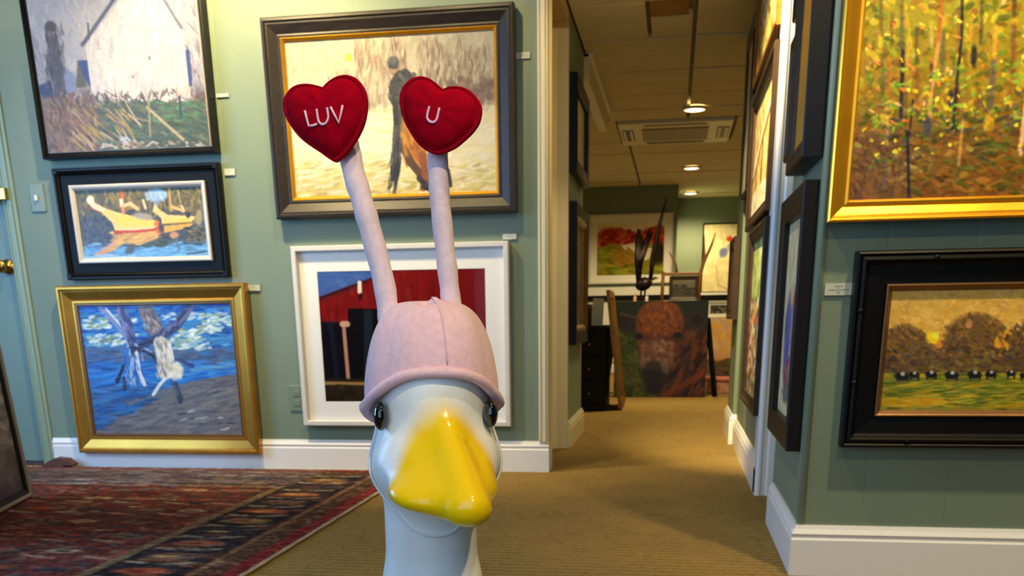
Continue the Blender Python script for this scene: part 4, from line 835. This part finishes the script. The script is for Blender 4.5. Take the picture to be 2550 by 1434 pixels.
# calf portrait leaning on an easel
def art_calf():
    A = Art((1530,752,1765,990), 150, 150, (40,46,20), 61)
    A.grad([(752,(22,30,20)),(800,(30,36,20)),(850,(46,60,20)),(920,(60,66,18)),(990,(90,92,28))])
    A.dabs(300,(1530,820,1650,990),[(56,70,18),(76,82,22),(40,56,20),(94,96,30)],18,10,.6,1,.6,9)
    A.poly([(1680,830),(1765,800),(1765,990),(1640,990),(1650,930)],(66,36,20)); A.dabs(180,(1660,820,1765,990),[(90,48,22),(50,28,18),(120,66,28),(36,22,16)],40,9,2.2,.25,.65,8,lambda x,y: x > 1650+(930-y)*.2)
    A.line([(1665,985),(1765,925)],16,(130,62,28),.8,3)
    A.ell(1561,802,32,24,(34,28,30),1,.25); A.ell(1736,800,28,24,(46,34,36),1,-.2); A.ell(1740,798,16,12,(28,22,26),.9); A.line([(1545,782),(1585,792)],6,(80,72,50),.7)
    A.poly([(1590,775),(1610,755),(1650,752),(1688,762),(1706,800),(1700,850),(1686,890),(1672,930),(1650,958),(1620,950),(1598,910),(1590,860),(1583,810)],(96,50,24))
    A.ell(1645,800,54,46,(120,62,24),.9); A.ell(1645,770,34,16,(110,60,28),.8); A.dabs(240,(1588,756,1704,840),[(130,70,28),(100,52,22),(150,84,36),(88,46,24)],14,6,1.4,.6,.6,8,lambda x,y: ((x-1645)/56)**2+((y-800)/46)**2 < 1)
    A.ell(1592,838,10,8,(16,12,14)); A.ell(1690,838,12,9,(16,12,14)); A.line([(1612,846),(1690,848)],16,(64,34,24),.7,4)
    A.ell(1636,880,38,34,(120,84,74),.9); A.dabs(160,(1600,850,1680,915),[(140,100,90),(110,74,66),(150,116,104),(96,60,50)],14,8,1,.8,.55,8)
    A.ell(1634,930,36,28,(28,24,26)); A.ell(1628,912,24,10,(60,44,44)); A.ell(1660,915,10,18,(130,120,116),.6,-.3); A.ell(1606,905,8,14,(120,104,100),.5,.3); A.ell(1634,965,22,18,(22,20,22)); A.grain(3); return A
p = tag(empty('calf_canvas', (-.101, 8.235, .004), 0, -.06), 'large unframed portrait of a brown calf leaning at the hall end', 'painting')
MB().box(-.373,.373,.0,.03,0,.757,.002).build('canvas', mat('dark_canvas_edge', rgb(44,34,24), .8), p)
art_calf().build('picture', p, .746, .757, 0, -.001, 0, OIL, .0012, .8)
def bar(b, a, c, t):   # square bar between two points
    b.tube([a, c], t, 4); return b
o = tag(empty('display_easel', (-.10, 8.30, 0)), 'dark wooden display easel holding the calf portrait', 'easel')
bar(MB(), (.455,.0,.0), (.375,.10,.62), .022).build('leg', DARKW, o); bar(MB(), (-.455,.0,.0), (-.375,.10,.62), .022).build('leg', DARKW, o)
bar(MB(), (0,.34,.0), (0,.115,.70), .02).build('rear_leg', DARKW, o); MB().box(-.37,.37,.085,.11,.54,.58).build('crossbar', DARKW, o)
# cabinet on the left with things on it
o = tag(empty('dark_cabinet', (-.60, 7.32, 0)), 'dark wooden cabinet with drawers standing past the hall', 'cabinet')
MB().box(-.10,.135,-.25,.25,0,.565,.004).build('body', DARKW, o); MB().box(-.115,.15,-.265,.265,.565,.588,.004).build('top', DARKW, o)
for k in range(3):
    d = MB().box(-.085,.12,-.262,-.248,.05+k*.17,.20+k*.17,.004).build('drawer', DARKW, o); MB().ball((.018,-.268,.125+k*.17),.010,.010,.010,10).build('knob', BRASS, d, True)
o = tag(empty('wicker_box', (-.625, 7.25, .588)), 'small brown wicker box on the dark cabinet', 'box')
MB().box(-.045,.045,-.06,.06,0,.12,.006).build('body', mat('wicker', rgb(70,48,26), .8, var=.4, vscale=80, bump=.8, bscale=120), o); MB().box(-.05,.05,-.065,.065,.115,.15,.008).build('lid', mat('wicker_lid', rgb(130,106,66), .8, var=.3, vscale=80), o)
o = tag(empty('paper_sign', (-.54, 7.20, .588), .0, -.12), 'white paper sheet propped on the dark cabinet', 'paper')
MB().prism([(-.048,.0),(.04,.002),(.046,.185),(-.03,.19)], -.002, .002).build('sheet', mat('white_paper', rgb(226,232,230), .7), o)
# gilt frame leaning against the cabinet, seen edge on
o = tag(empty('leaning_gilt_frame', (-.372, 7.36, .012), -PI/2), 'gilt frame leaning edge on against the dark cabinet', 'picture frame'); o.rotation_euler = (-.125, 0, PI/2)
W, H = .50, .82
sweep('frame', W, H, [(0,0),(0,.022),(.01,.028),(.05,.020),(.052,.0)], GOLDD, o); DARKP.build('picture', o, W-.1, H-.1, 0, -.008, .05, OIL); backing(W, H, .006, o)
# pedestal and tall bird sculpture
o = tag(empty('pedestal_table', (-.19, 8.92, 0)), 'dark pedestal table behind the calf portrait', 'table')
MB().box(-.22,.42,-.2,.2,.725,.75,.004).build('top', DARKW, o)
for (x, y) in ((-.19,-.17),(.39,-.17),(-.19,.17),(.39,.17)): MB().box(x-.02,x+.02,y-.02,y+.02,0,.725).build('leg', DARKW, o)
IRON = mat('dark_patina_metal', rgb(34,18,16), .4, metal=.4, var=.3, vscale=30)
o = tag(empty('bird_sculpture', (-.285, 8.80, .75)), 'dark bird sculpture with a fan of feathers and one long raised plume', 'sculpture')
MB().ball((.02,0,.155),.075,.05,.055,16,Matrix.Rotation(-.35,3,'Y')).build('body', IRON, o, True)
MB().tube([(.0,.0,.12),(-.005,0,.0)],.008,8).build('leg', IRON, o); MB().tube([(.03,.0,.12),(.035,0,.0)],.008,8).build('leg', IRON, o); MB().box(-.06,.08,-.05,.05,0,.012,.004).build('base', IRON, o)
for k in range(9):
    t = k/8.; MB().tube([(-.03+.01*t,.0,.17),(-.042+.03*t,-.01+.02*t,.33),(-.055+.135*t,-.02+.04*t,.55+.05*math.sin(t*9))],[.017,.024,.010],6).build('feather', IRON, o, True)
MB().tube([(.075,0,.18),(.085,0,.30),(.115,0,.50),(.140,0,.63),(.190,0,.83)],[.016,.021,.022,.016,.005],8).build('plume', IRON, o, True)
MB().tube([(.08,0,.19),(.125,0,.205),(.14,-.01,.195)],[.014,.010,.004],8).build('beak', BRONZE, o, True)
# honey wooden easel with a small landscape
o = tag(empty('curved_easel', (.04, 8.98, .75)), 'honey coloured easel with curved horn-like uprights', 'easel')
for (x, s_) in ((-.15,-1),(.165,1)):
    MB().tube([(x,0,.0),(x+s_*.005,0,.22),(x+s_*.03,0,.32),(x+s_*.09,0,.46),(x+s_*.12,0,.56)] if s_ > 0 else [(x,0,0),(x+.005,0,.26)],[.016,.016,.014,.010,.004] if s_ > 0 else .015,8).build('upright', TANW, o, True)
MB().tube([(.17,.0,.20),(.20,0,.38),(.19,0,.55)],[.014,.011,.004],8).build('horn', TANW, o, True); MB().tube([(-.03,.02,.25),(-.04,.02,.32),(-.10,.02,.42)],[.012,.010,.004],8).build('horn', TANW, o, True)
MB().box(-.16,.18,-.012,.012,.225,.25,.004).build('crossbar', TANW, o); MB().box(-.16,.18,-.03,.0,.0,.018,.004).build('ledge', TANW, o)
LAND = art_simple(60,50,(60,56,40),[('grad',[(0,(120,112,90)),(45,(90,86,60)),(55,(40,40,24)),(100,(60,50,22))]),('dabs',120,(0,45,100,100),[(50,46,22),(70,60,26),(36,36,22)],18,8,.1,.4,.7,8),('ell',50,44,14,18,(30,34,26)),('ell',16,44,14,16,(40,36,24))],53)
p = tag(empty('small_landscape', (.075, 8.945, .768), 0, -.08), 'small dark landscape painting resting on the curved easel', 'painting')
W, H = .25, .20
sweep('frame', W, H, [(0,0),(0,.016),(.004,.02),(.028,.014),(.03,.004)], BROWNF, p); LAND.build('picture', p, W-.056, H-.056, 0, -.007, .028, OIL); backing(W, H, .005, p, .006)
for (x, c, lb) in ((-.335,(206,170,150),'tiny pink figurine on the pedestal table'),(-.235,(214,214,214),'tiny white figurine on the pedestal table')):
    o = tag(empty('figurine', (x, 8.74, .75)), lb, 'figurine', 'figurines on the pedestal')
    MB().lathe([(0,0),(.022,0),(.020,.01),(.010,.02),(.016,.04),(.009,.055),(0,.058)],12).build('body', mat('china_%d' % c[2], rgb(*c), .3), o, True); MB().ball((0,0,.066),.012,.012,.013,10).build('head', mat('china_%d' % c[2], rgb(*c), .3), o, True)
# right-hand group
o = tag(empty('storage_box', (.50, 8.80, 0)), 'low pink and white floral storage box on the carpet', 'box')
MB().box(-.2,.2,-.2,.2,0,.11,.006).build('body', mat('floral_print', rgb(206,150,130), .7, var=.5, vscale=14), o); MB().box(-.21,.21,-.21,.21,.105,.13,.006).build('lid', mat('floral_lid', rgb(196,120,104), .7, var=.5, vscale=14), o)
GLOW = art_simple(70,80,(206,160,90),[('grad',[(0,(190,176,160)),(25,(206,166,110)),(50,(226,160,50)),(68,(180,120,60)),(74,(96,74,40)),(100,(60,50,34))]),('dabs',160,(0,5,100,70),[(226,160,60),(206,170,130),(236,176,60),(190,160,140)],22,10,.8,.8,.5,8),('dabs',100,(0,72,100,100),[(90,70,40),(120,92,50),(60,50,34)],24,7,.0,.3,.6,8)],54)
p = tag(empty('sunset_canvas', (.50, 8.86, .132), 0, -.10), 'glowing orange sunset canvas resting on the floral box', 'painting')
MB().box(-.2,.2,0,.025,0,.49,.002).build('canvas', MATB, p); GLOW.build('picture', p, .4, .49, 0, -.001, 0, OIL)
o = tag(empty('display_plinth', (.50, 9.23, 0)), 'plain dark plinth behind the orange sunset canvas', 'plinth'); MB().box(-.25,.25,-.18,.18,.03,.59,.004).build('body', DARKW, o); MB().box(-.26,.26,-.19,.19,.59,.615,.004).build('top', DARKW, o); MB().box(-.23,.23,-.16,.16,0,.03).build('base', BLACK, o)
INKP = art_simple(60,30,(70,64,60),[('dabs',160,(0,0,100,100),[(40,36,36),(120,110,96),(70,62,56),(160,150,130)],14,8,1,1,.8,10)],55)
p = tag(empty('small_print', (.48, 9.11, .617), 0, -.08), 'small dark ink print in pale frame on the plinth', 'framed print')
W, H = .40, .145
sweep('frame', W, H, [(0,0),(0,.014),(.004,.017),(.022,.014),(.024,.004)], SILVER, p); sweep('mat_board', W, H, [(.022,.005),(.035,.005),(.036,.004)], MATB, p); INKP.build('picture', p, W-.07, H-.07, 0, -.0045, .035, PRINT, 0); backing(W, H, .003, p, .006)

# ------------------------------------------------------------------ the goose statue: one smooth skin grown from blended volumes
GO = np.array((-.168, .685, .600))                 # head centre
gf = np.array((.30, -.954, 0.)); gf /= np.linalg.norm(gf); gs = np.array((-gf[1], gf[0], 0.))   # forward and sideways (image right)
def gw(f, s, u): return GO+gf*f+gs*s+np.array((0, 0, u))
def axis_coords(segs):
    out = []
    for a, b, h in segs: out += list(np.arange(a, b, h))
    return np.array(out+[segs[-1][1]])
def goose_mesh():
    gx = axis_coords([(-.42,-.235,.012),(-.235,-.095,.002),(-.095,.10,.012)]); gy = axis_coords([(.535,.740,.002),(.740,1.22,.014)]); gz = axis_coords([(-.02,.45,.014),(.45,.700,.002)])
    X, Y, Z = np.meshgrid(gx, gy, gz, indexing='ij')
    f = (X-GO[0])*gf[0]+(Y-GO[1])*gf[1]; s = (X-GO[0])*gs[0]+(Y-GO[1])*gs[1]; u = Z-GO[2]
    def smin(a, b, k): h = np.clip(.5+.5*(b-a)/k, 0, 1); return b*(1-h)+a*h-k*h*(1-h)
    def ell(c, r, rot=0.):
        a, b, d = f-c[0], s-c[1], u-c[2]
        if rot: ca, sa = math.cos(rot), math.sin(rot); a, d = a*ca+d*sa, -a*sa+d*ca
        k0 = np.sqrt((a/r[0])**2+(b/r[1])**2+(d/r[2])**2); k1 = np.sqrt((a/r[0]**2)**2+(b/r[1]**2)**2+(d/r[2]**2)**2)+1e-9
        return k0*(k0-1)/k1
    def cone(p, q, r0, r1, sy=1.0):
        pq = np.array(q)-np.array(p); a, b, d = f-p[0], (s-p[1])/sy, u-p[2]; b2 = pq[1]/sy
        L = pq[0]**2+b2**2+pq[2]**2; t = np.clip((a*pq[0]+b*b2+d*pq[2])/L, 0, 1)
        return np.sqrt((a-t*pq[0])**2+(b-t*b2)**2+(d-t*pq[2])**2)-(r0+(r1-r0)*t)
    head = ell((-.004,0,.020),(.052,.040,.054)); cheek = ell((.006,0,-.022),(.050,.0465,.034))
    F = smin(head, cheek, .018)
    neck = cone((-.012,-.004,-.02),(-.020,-.004,-.135),.034,.0352); neck = smin(neck, cone((-.02,-.004,-.13),(-.05,0,-.33),.0355,.075), .02)
    F = smin(F, neck, .016)
    body = smin(ell((-.20,0,-.42),(.21,.125,.165)), cone((-.33,0,-.40),(-.46,0,-.33),.08,.02), .06); body = smin(body, ell((-.10,0,-.40),(.11,.115,.15)), .06)
    F = smin(F, body, .08)
    bill = smin(cone((.030,.003,-.018),(.092,.014,-.041),.026,.0110,1.42), cone((.040,.004,.010),(.098,.016,-.036),.009,.006), .014)
    bill = smin(bill, ell((.056,.000,-.033),(.031,.0365,.013),-.22), .010)
    F = smin(F, bill, .011)
    for sd in (-1, 1): F = -smin(-F, ell((.064,.006+sd*.0215,-.008),(.006,.003,.0022)), .003)
    F = -smin(-F, cone((.030,-.046,-.046),(.080,-.020,-.060),.0016,.0014), .003)                      # mouth line
    F = np.maximum(F, -Z)
    # surface nets
    sg = F < 0; nx, ny, nz = F.shape
    P = np.zeros((nx-1, ny-1, nz-1, 3), np.float32); N = np.zeros((nx-1, ny-1, nz-1), np.float32)
    G = [gx, gy, gz]
    def sub(A, o): return A[o[0]:nx-1+o[0], o[1]:ny-1+o[1], o[2]:nz-1+o[2]]
    cs = [(i, j, k) for i in (0, 1) for j in (0, 1) for k in (0, 1)]
    any_ = np.zeros(N.shape, bool); all_ = np.ones(N.shape, bool)
    for o in cs: q = sub(sg, o); any_ |= q; all_ &= q
    act = np.argwhere(any_ & ~all_); I, J, K = act.T
    acc = np.zeros((len(act), 3)); cnt = np.zeros(len(act))
    for a in cs:
        for ax in range(3):
            if a[ax]: continue
            b = list(a); b[ax] = 1
            fa = F[I+a[0], J+a[1], K+a[2]]; fb = F[I+b[0], J+b[1], K+b[2]]; mk = (fa < 0) != (fb < 0)
            t = np.where(mk, fa/(fa-fb+1e-12), 0)
            pa = np.stack([gx[I+a[0]], gy[J+a[1]], gz[K+a[2]]], 1); pb = np.stack([gx[I+b[0]], gy[J+b[1]], gz[K+b[2]]], 1)
            acc += np.where(mk[:, None], pa+(pb-pa)*t[:, None], 0); cnt += mk
    V = acc/cnt[:, None]
    idx = -np.ones(N.shape, np.int64); idx[I, J, K] = np.arange(len(act)); Q = []
    for ax in range(3):
        a0 = [slice(None)]*3; a1 = [slice(None)]*3; a0[ax] = slice(0, -1); a1[ax] = slice(1, None)
        e0 = sg[tuple(a0)]; e1 = sg[tuple(a1)]; E_ = np.argwhere(e0 != e1); o1, o2 = [k for k in range(3) if k != ax]
        ok = (E_[:, o1] > 0) & (E_[:, o2] > 0) & (E_[:, o1] < F.shape[o1]-1) & (E_[:, o2] < F.shape[o2]-1); E_ = E_[ok]
        fl_ = e0[E_[:, 0], E_[:, 1], E_[:, 2]]
        def cell(d1, d2): q = E_.copy(); q[:, o1] -= d1; q[:, o2] -= d2; return idx[q[:, 0], q[:, 1], q[:, 2]]
        c = np.stack([cell(1, 1), cell(0, 1), cell(0, 0), cell(1, 0)], 1)
        if ax == 1: fl_ = ~fl_
        c[~fl_] = c[~fl_][:, ::-1]; Q.append(c)
    Q = np.concatenate(Q)
    # light smoothing
    nb = np.concatenate([Q[:, [0, 1]], Q[:, [1, 2]], Q[:, [2, 3]], Q[:, [3, 0]]])
    for _ in range(6):
        S = np.zeros_like(V); c = np.zeros(len(V)); np.add.at(S, nb[:, 0], V[nb[:, 1]]); np.add.at(c, nb[:, 0], 1); np.add.at(S, nb[:, 1], V[nb[:, 0]]); np.add.at(c, nb[:, 1], 1)
        V = V*.5+.5*S/c[:, None]
    return V, Q
V, Q = goose_mesh()
goose = tag(empty('goose_statue', (GO[0]+.0, GO[1]+.16, 0)), 'white porch goose statue with glossy yellow bill in the foreground', 'statue')
V = V-np.array((GO[0], GO[1]+.16, 0))
me = bpy.data.meshes.new('body'); me.vertices.add(len(V)); me.vertices.foreach_set('co', V.astype(np.float32).ravel())
me.loops.add(Q.size); me.loops.foreach_set('vertex_index', Q.astype(np.int32).ravel()); me.polygons.add(len(Q))
me.polygons.foreach_set('loop_start', np.arange(0, Q.size, 4, dtype=np.int32)); me.polygons.foreach_set('loop_total', np.full(len(Q), 4, np.int32)); me.update(calc_edges=True); me.validate()
Wv = V+np.array((GO[0], GO[1]+.16, 0))-GO; fv = Wv@gf; sv = Wv@gs; uv = Wv[:, 2]
# airbrushed bill: boundary rises over the forehead and falls back along the cheeks
edge = .045+.35*np.maximum(0, uv-.005)+3.2*np.maximum(0, np.abs(sv-.006)-.016)**1.5
under = np.clip((uv-(-.060+.10*(fv-.05)))/.006, 0, 1)
k = np.clip((fv-edge+.010)/.015, 0, 1); k = k*k*(3-2*k)*under
k[(uv < -.09)] = 0
col = np.array(rgb(242,243,241))[None, :]*(1-k[:, None])+np.array(rgb(250,206,4))[None, :]*k[:, None]
at = me.attributes.new('pigment', 'FLOAT_COLOR', 'POINT'); cc = np.ones((len(V), 4), np.float32); cc[:, :3] = col; at.data.foreach_set('color', cc.ravel())
at2 = me.attributes.new('gloss', 'FLOAT', 'POINT'); at2.data.foreach_set('value', k.astype(np.float32))
GM = bpy.data.materials.new('painted_plastic'); GM.use_nodes = True; nt = GM.node_tree; b = nt.nodes['Principled BSDF']
a = nt.nodes.new('ShaderNodeAttribute'); a.attribute_name = 'pigment'; nt.links.new(a.outputs['Color'], b.inputs['Base Color'])
g = nt.nodes.new('ShaderNodeAttribute'); g.attribute_name = 'gloss'; r_ = nt.nodes.new('ShaderNodeMapRange'); r_.inputs[3].default_value = .36; r_.inputs[4].default_value = .20
nt.links.new(g.outputs['Fac'], r_.inputs[0]); nt.links.new(r_.outputs[0], b.inputs['Roughness'])
tc = nt.nodes.new('ShaderNodeTexCoord'); n2 = nt.nodes.new('ShaderNodeTexNoise'); n2.inputs['Scale'].default_value = 70; n2.inputs['Detail'].default_value = 3
nt.links.new(tc.outputs['Object'], n2.inputs['Vector']); bp = nt.nodes.new('ShaderNodeBump'); bp.inputs['Strength'].default_value = .25; bp.inputs['Distance'].default_value = .003
nt.links.new(n2.outputs[0], bp.inputs['Height']); nt.links.new(bp.outputs[0], b.inputs['Normal'])
b.inputs['Subsurface Weight'].default_value = .05; b.inputs['Subsurface Radius'].default_value = (.01,.01,.01)
bo = link('body', me, goose, GM, True)
EYE = mat('glossy_black_eye', rgb(10,10,12), .08, spec=.7, coat=.5)
goff = np.array((GO[0], GO[1]+.16, 0))
for sd in (-1, 1):
    c = gw(.028, sd*.0378, .014)-goff
    mr = Matrix.Rotation(math.atan2(gf[1], gf[0]), 3, 'Z')
    MB().ball(c, .0085, .0052, .0098, 20, mr).build('eye', EYE, goose, True)
ORANGE = mat('orange_foot', rgb(220,140,30), .4)
for sd in (-1, 1):
    c = gw(-.02, sd*.05, 0)-goff; b_ = MB()
    for a_ in (-.5, 0, .5):
        d = gf*math.cos(a_)+gs*math.sin(a_); b_.tube([(c[0],c[1],.012),(c[0]+d[0]*.07,c[1]+d[1]*.07,.007)],[.012,.007],8)
    b_.build('foot', ORANGE, goose, True)

# ------------------------------------------------------------------ felt hat with two heart boppers
def felt(name, c, sc_=1400, sh=.25):
    return mat(name, c, .95, var=.07, vscale=220, bump=.35, bscale=sc_, spec=.05, sheen=sh)
PINK = felt('pink_felt', rgb(242,200,210)); PINKL = felt('light_pink_felt', rgb(240,216,226)); RED = felt('red_felt', rgb(170,2,28), 1600, .0); THREAD = mat('pink_thread', rgb(240,196,220), .6)
HATO = Vector((-.170, .690, .61))
hat = tag(empty('felt_hat', HATO), 'pink felt cap with two red heart boppers on the goose', 'hat')
def hat_pt(th, ph):
    """th: 0 = front, + to image right; ph: 0 crown .. 1 hem"""
    ct, st = math.cos(th), math.sin(th)
    a, bfr, bbk = .0478, .047, .052
    # hem height: high over the forehead, low at the sides and the nape
    hem = .004+.026*max(0, ct)**1.6-.020*max(0, -ct)
    top = .079
    t = ph
    z = hem+(top-hem)*(max(0.0, 1-t**2.6))**.62
    rr = min(1.0, (t**.62)*1.02) if t < .96 else 1.0
    e = 2/2.35
    cx_ = math.copysign(abs(st)**e, st)*a*rr; cy_ = math.copysign(abs(ct)**e, ct)*(bfr if ct > 0 else bbk)*rr
    # centre seam ridge and a few soft folds
    rid = max(0., 1-abs(th-.10)/.75)*.0062*min(1, t*2.2)*(1 if abs(th) < 1.5 else 0)
    fold = .0010*math.sin(7*th+5*t)*t*(1-t)*3+.0012*math.exp(-((th+.35)/.25)**2)*math.sin(t*16)*(1-t)
    k = 1+(rid+fold)/.045
    fw_ = gf; sd_ = gs
    return Vector((fw_[0]*cy_*k+sd_[0]*cx_*k, fw_[1]*cy_*k+sd_[1]*cx_*k, z-.0075*math.exp(-((th+.12)/.16)**2)*math.exp(-((t-.22)/.10)**2)+.003*math.exp(-((th-.15)/.2)**2)*math.exp(-((t-.16)/.1)**2)))
NT, NP = 120, 44
v = [hat_pt(2*PI*i/NT-PI, j/NP) for j in range(NP+1) for i in range(NT)]
f = [(j*NT+i, (j+1)*NT+i, (j+1)*NT+(i+1) % NT, j*NT+(i+1) % NT) for j in range(NP) for i in range(NT)]
cr = meshobj('crown', v, f, PINK, hat, True)
so = cr.modifiers.new('thickness', 'SOLIDIFY'); so.thickness = .0018; so.offset = -1
hem_pts = [hat_pt(2*PI*i/80-PI, 1.0) for i in range(81)]
hb = MB(); out = []
for i, p_ in enumerate(hem_pts):
    n_ = Vector((p_.x, p_.y, 0)).normalized(); out.append(p_+n_*.0008+Vector((0,0,.0035)))
hb.tube(out, .0036, 10, False).build('hem', PINK, hat, True)
sb = MB()
for i in range(14):
    t0 = -.62+i*.055; q = [hat_pt(t0, .984), hat_pt(t0+.03, .984)]; q = [Vector((p_.x*1.012, p_.y*1.012, p_.z)) for p_ in q]; sb.tube(q, .0004, 5)
sb.build('stitching', THREAD, hat)
SEAM = MB().tube([hat_pt(.10, j/NP)*1.002 for j in range(5, 44)], .0006, 5).build('centre_seam', PINK, hat, True)
# stalks
def smooth_path(pts, n=40):
    P = [Vector(p) for p in pts]; out = []
    for i in range(n+1):
        t = i/n*(len(P)-1); k = min(int(t), len(P)-2); q = t-k
        p0, p1, p2, p3 = P[max(k-1,0)], P[k], P[k+1], P[min(k+2,len(P)-1)]
        out.append(.5*((2*p1)+(p2-p0)*q+(2*p0-5*p1+4*p2-p3)*q*q+(3*p1-p0-3*p2+p3)*q**3))
    return out
def wob(n, r, seed):
    rr_ = random.Random(seed); return [r*(1+.03*math.sin(i*.9+seed)+rr_.uniform(-.015,.015)) for i in range(n)]
SL = smooth_path([(-.1990,.690,.676),(-.2010,.690,.700),(-.2070,.690,.728),(-.2130,.690,.752),(-.2200,.694,.774),(-.2245,.700,.792)])
SR = smooth_path([(-.1530,.690,.680),(-.1550,.690,.704),(-.1575,.690,.732),(-.1595,.690,.760),(-.1610,.695,.778),(-.1610,.700,.795)])
for s_, sd_ in ((SL, 1), (SR, 5)):
    MB().tube([p_-HATO for p_ in s_], wob(len(s_), .0076 if sd_ == 1 else .0069, sd_), 20).build('stalk', PINKL, hat, True)
# outlines of the two cushions in metres (x, z)
HEART_A = [(-0.2336, 0.8238), (-0.2295, 0.827), (-0.2238, 0.8296), (-0.2177, 0.8304), (-0.2118, 0.8288), (-0.2072, 0.8249), (-0.2045, 0.8196), (-0.2037, 0.8133), (-0.2048, 0.806), (-0.2076, 0.7987), (-0.2124, 0.7914), (-0.2176, 0.7857), (-0.2222, 0.7816), (-0.2274, 0.7783), (-0.2328, 0.7808), (-0.2387, 0.7849), (-0.2458, 0.7894), (-0.2517, 0.794), (-0.2568, 0.8001), (-0.2606, 0.8067), (-0.2622, 0.8131), (-0.2611, 0.8184), (-0.2567, 0.8235), (-0.2516, 0.8259), (-0.2454, 0.8264), (-0.2393, 0.8255)]
HEART_B = [(-0.1526, 0.8192), (-0.1481, 0.8204), (-0.1417, 0.8201), (-0.1359, 0.8181), (-0.1308, 0.8138), (-0.1277, 0.8086), (-0.1275, 0.8034), (-0.1294, 0.7977), (-0.1336, 0.7927), (-0.1391, 0.7882), (-0.1451, 0.7842), (-0.1517, 0.7817), (-0.1578, 0.7805), (-0.1619, 0.7816), (-0.1672, 0.7844), (-0.1724, 0.7894), (-0.1764, 0.7954), (-0.1797, 0.8018), (-0.1817, 0.8087), (-0.182, 0.815), (-0.1803, 0.8201), (-0.1762, 0.8246), (-0.1708, 0.8269), (-0.1649, 0.8269), (-0.1591, 0.8243), (-0.1551, 0.8211)]
LUV = [[(-0.2441, 0.8089), (-0.2432, 0.8042), (-0.2423, 0.7998), (-0.2391, 0.7998), (-0.2363, 0.8006)], [(-0.236, 0.8094), (-0.2356, 0.8046), (-0.2348, 0.8015), (-0.2326, 0.8002), (-0.2301, 0.8011), (-0.2285, 0.8038), (-0.2285, 0.807), (-0.2289, 0.8099)], [(-0.2264, 0.8103), (-0.2239, 0.8053), (-0.2214, 0.8006), (-0.2196, 0.8061), (-0.2181, 0.811)]]
LETTER_U = [[(-0.1601, 0.8078), (-0.1614, 0.8042), (-0.1619, 0.8013), (-0.1605, 0.7992), (-0.1577, 0.7985), (-0.1557, 0.8), (-0.1547, 0.8029), (-0.1536, 0.8067)]]
def heart(outline, yc, material, letters, seed):
    P = [Vector(p) for p in outline]; n0 = len(P); ring = []
    sharp = (0,)                                        # the notch stays sharp
    for i in range(n0):
        p0, p1, p2, p3 = P[i-1], P[i], P[(i+1) % n0], P[(i+2) % n0]
        for q in (0, .34, .67):
            if i == 0: p0_ = p1*2-p2
            else: p0_ = p0
            p3_ = p2*2-p1 if (i+1) % n0 == 0 else p3
            ring.append(.5*((2*p1)+(p2-p0_)*q+(2*p0_-5*p1+4*p2-p3_)*q*q+(3*p1-p0_-3*p2+p3_)*q**3))
    c = sum(ring, Vector((0,0)))/len(ring); n = len(ring)
    root = bpy.data.objects.new('heart', bpy.data.meshes.new('heart')); 
    prof = [(1.0, .0), (.995, .0014), (.965, .0026), (.925, .0024), (.905, .0017), (.885, .0024), (.83, .0046), (.70, .0066), (.50, .0080), (.25, .0088), (.0, .0090)]
    v = []; f = []
    def ringv(k, d, sgn):
        st_ = len(v)
        for i, p_ in enumerate(ring):
            q = c+(p_-c)*k; v.append((q.x-HATO.x, yc-HATO.y-sgn*d*(1+.05*math.sin(i*.7+seed)*k), q.y-HATO.z))
        return st_
    for sgn in (1, -1):
        pr = None
        for (k, d) in prof[:-1]:
            st_ = ringv(k, d, sgn)
            if pr is not None: f += [((pr+i, pr+(i+1) % n, st_+(i+1) % n, st_+i) if sgn > 0 else (pr+i, st_+i, st_+(i+1) % n, pr+(i+1) % n)) for i in range(n)]
            pr = st_
        v.append((c.x-HATO.x, yc-HATO.y-sgn*.009, c.y-HATO.z)); f += [((pr+i, pr+(i+1) % n, len(v)-1) if sgn > 0 else (pr+(i+1) % n, pr+i, len(v)-1)) for i in range(n)]
    h_ = meshobj('heart', v, f, material, hat, True)
    for pts in letters:
        q = []
        for x, z in pts: 
            p_ = Vector((x, z)); q.append((x-HATO.x, yc-HATO.y-.0092, z-HATO.z))
        sp = smooth_path(q, 30) if len(pts) > 6 else [Vector(a_) for a_ in q]
        MB().tube(sp, .0008, 8).build('letter', THREAD, h_, True)
    st = MB()
    for i in range(0, n): 
        a_ = c+(ring[i]-c)*.905; b_ = c+(ring[i]+(ring[(i+1) % n]-ring[i])*.6-c)*.905
        st.tube([(a_.x-HATO.x, yc-HATO.y-.0019, a_.y-HATO.z), (b_.x-HATO.x, yc-HATO.y-.0019, b_.y-HATO.z)], .0004, 4)
    st.build('stitching', mat('red_thread', rgb(140,6,26), .7), h_)
    return h_
tag(heart(HEART_A, .682, RED, LUV, 1), 'red heart embroidered LUV'); tag(heart(HEART_B, .682, RED, LETTER_U, 4), 'red heart embroidered U')
# elastic chin cord
def gl(f_, s_, u_): return Vector(gw(f_, s_, u_))-HATO
EL = smooth_path([gl(.012,-.0455,.012),gl(.012,-.0490,-.010),gl(.012,-.0490,-.030),gl(.014,-.043,-.050),gl(.020,-.028,-.066),gl(.026,-.006,-.0735),gl(.024,.018,-.070),gl(.014,.040,-.052),gl(.010,.0485,-.028),gl(.010,.0485,-.006),gl(.012,.0455,.014)], 60)
from mathutils.bvhtree import BVHTree
bv = BVHTree.FromPolygons([tuple(q) for q in (V+goff)], [tuple(int(i) for i in q) for q in Q])
def hug(p_):
    c_, n_, _, _ = bv.find_nearest(p_+HATO); out_ = (p_+HATO-c_); return c_+(n_ if n_.dot(Vector(c_)-Vector(GO)) > 0 else -n_)*.0014-HATO
EL = [hug(p_) for p_ in EL]
MB().tube(EL, .0009, 6).build('elastic_cord', mat('white_elastic', rgb(236,238,240), .6), hat, True)
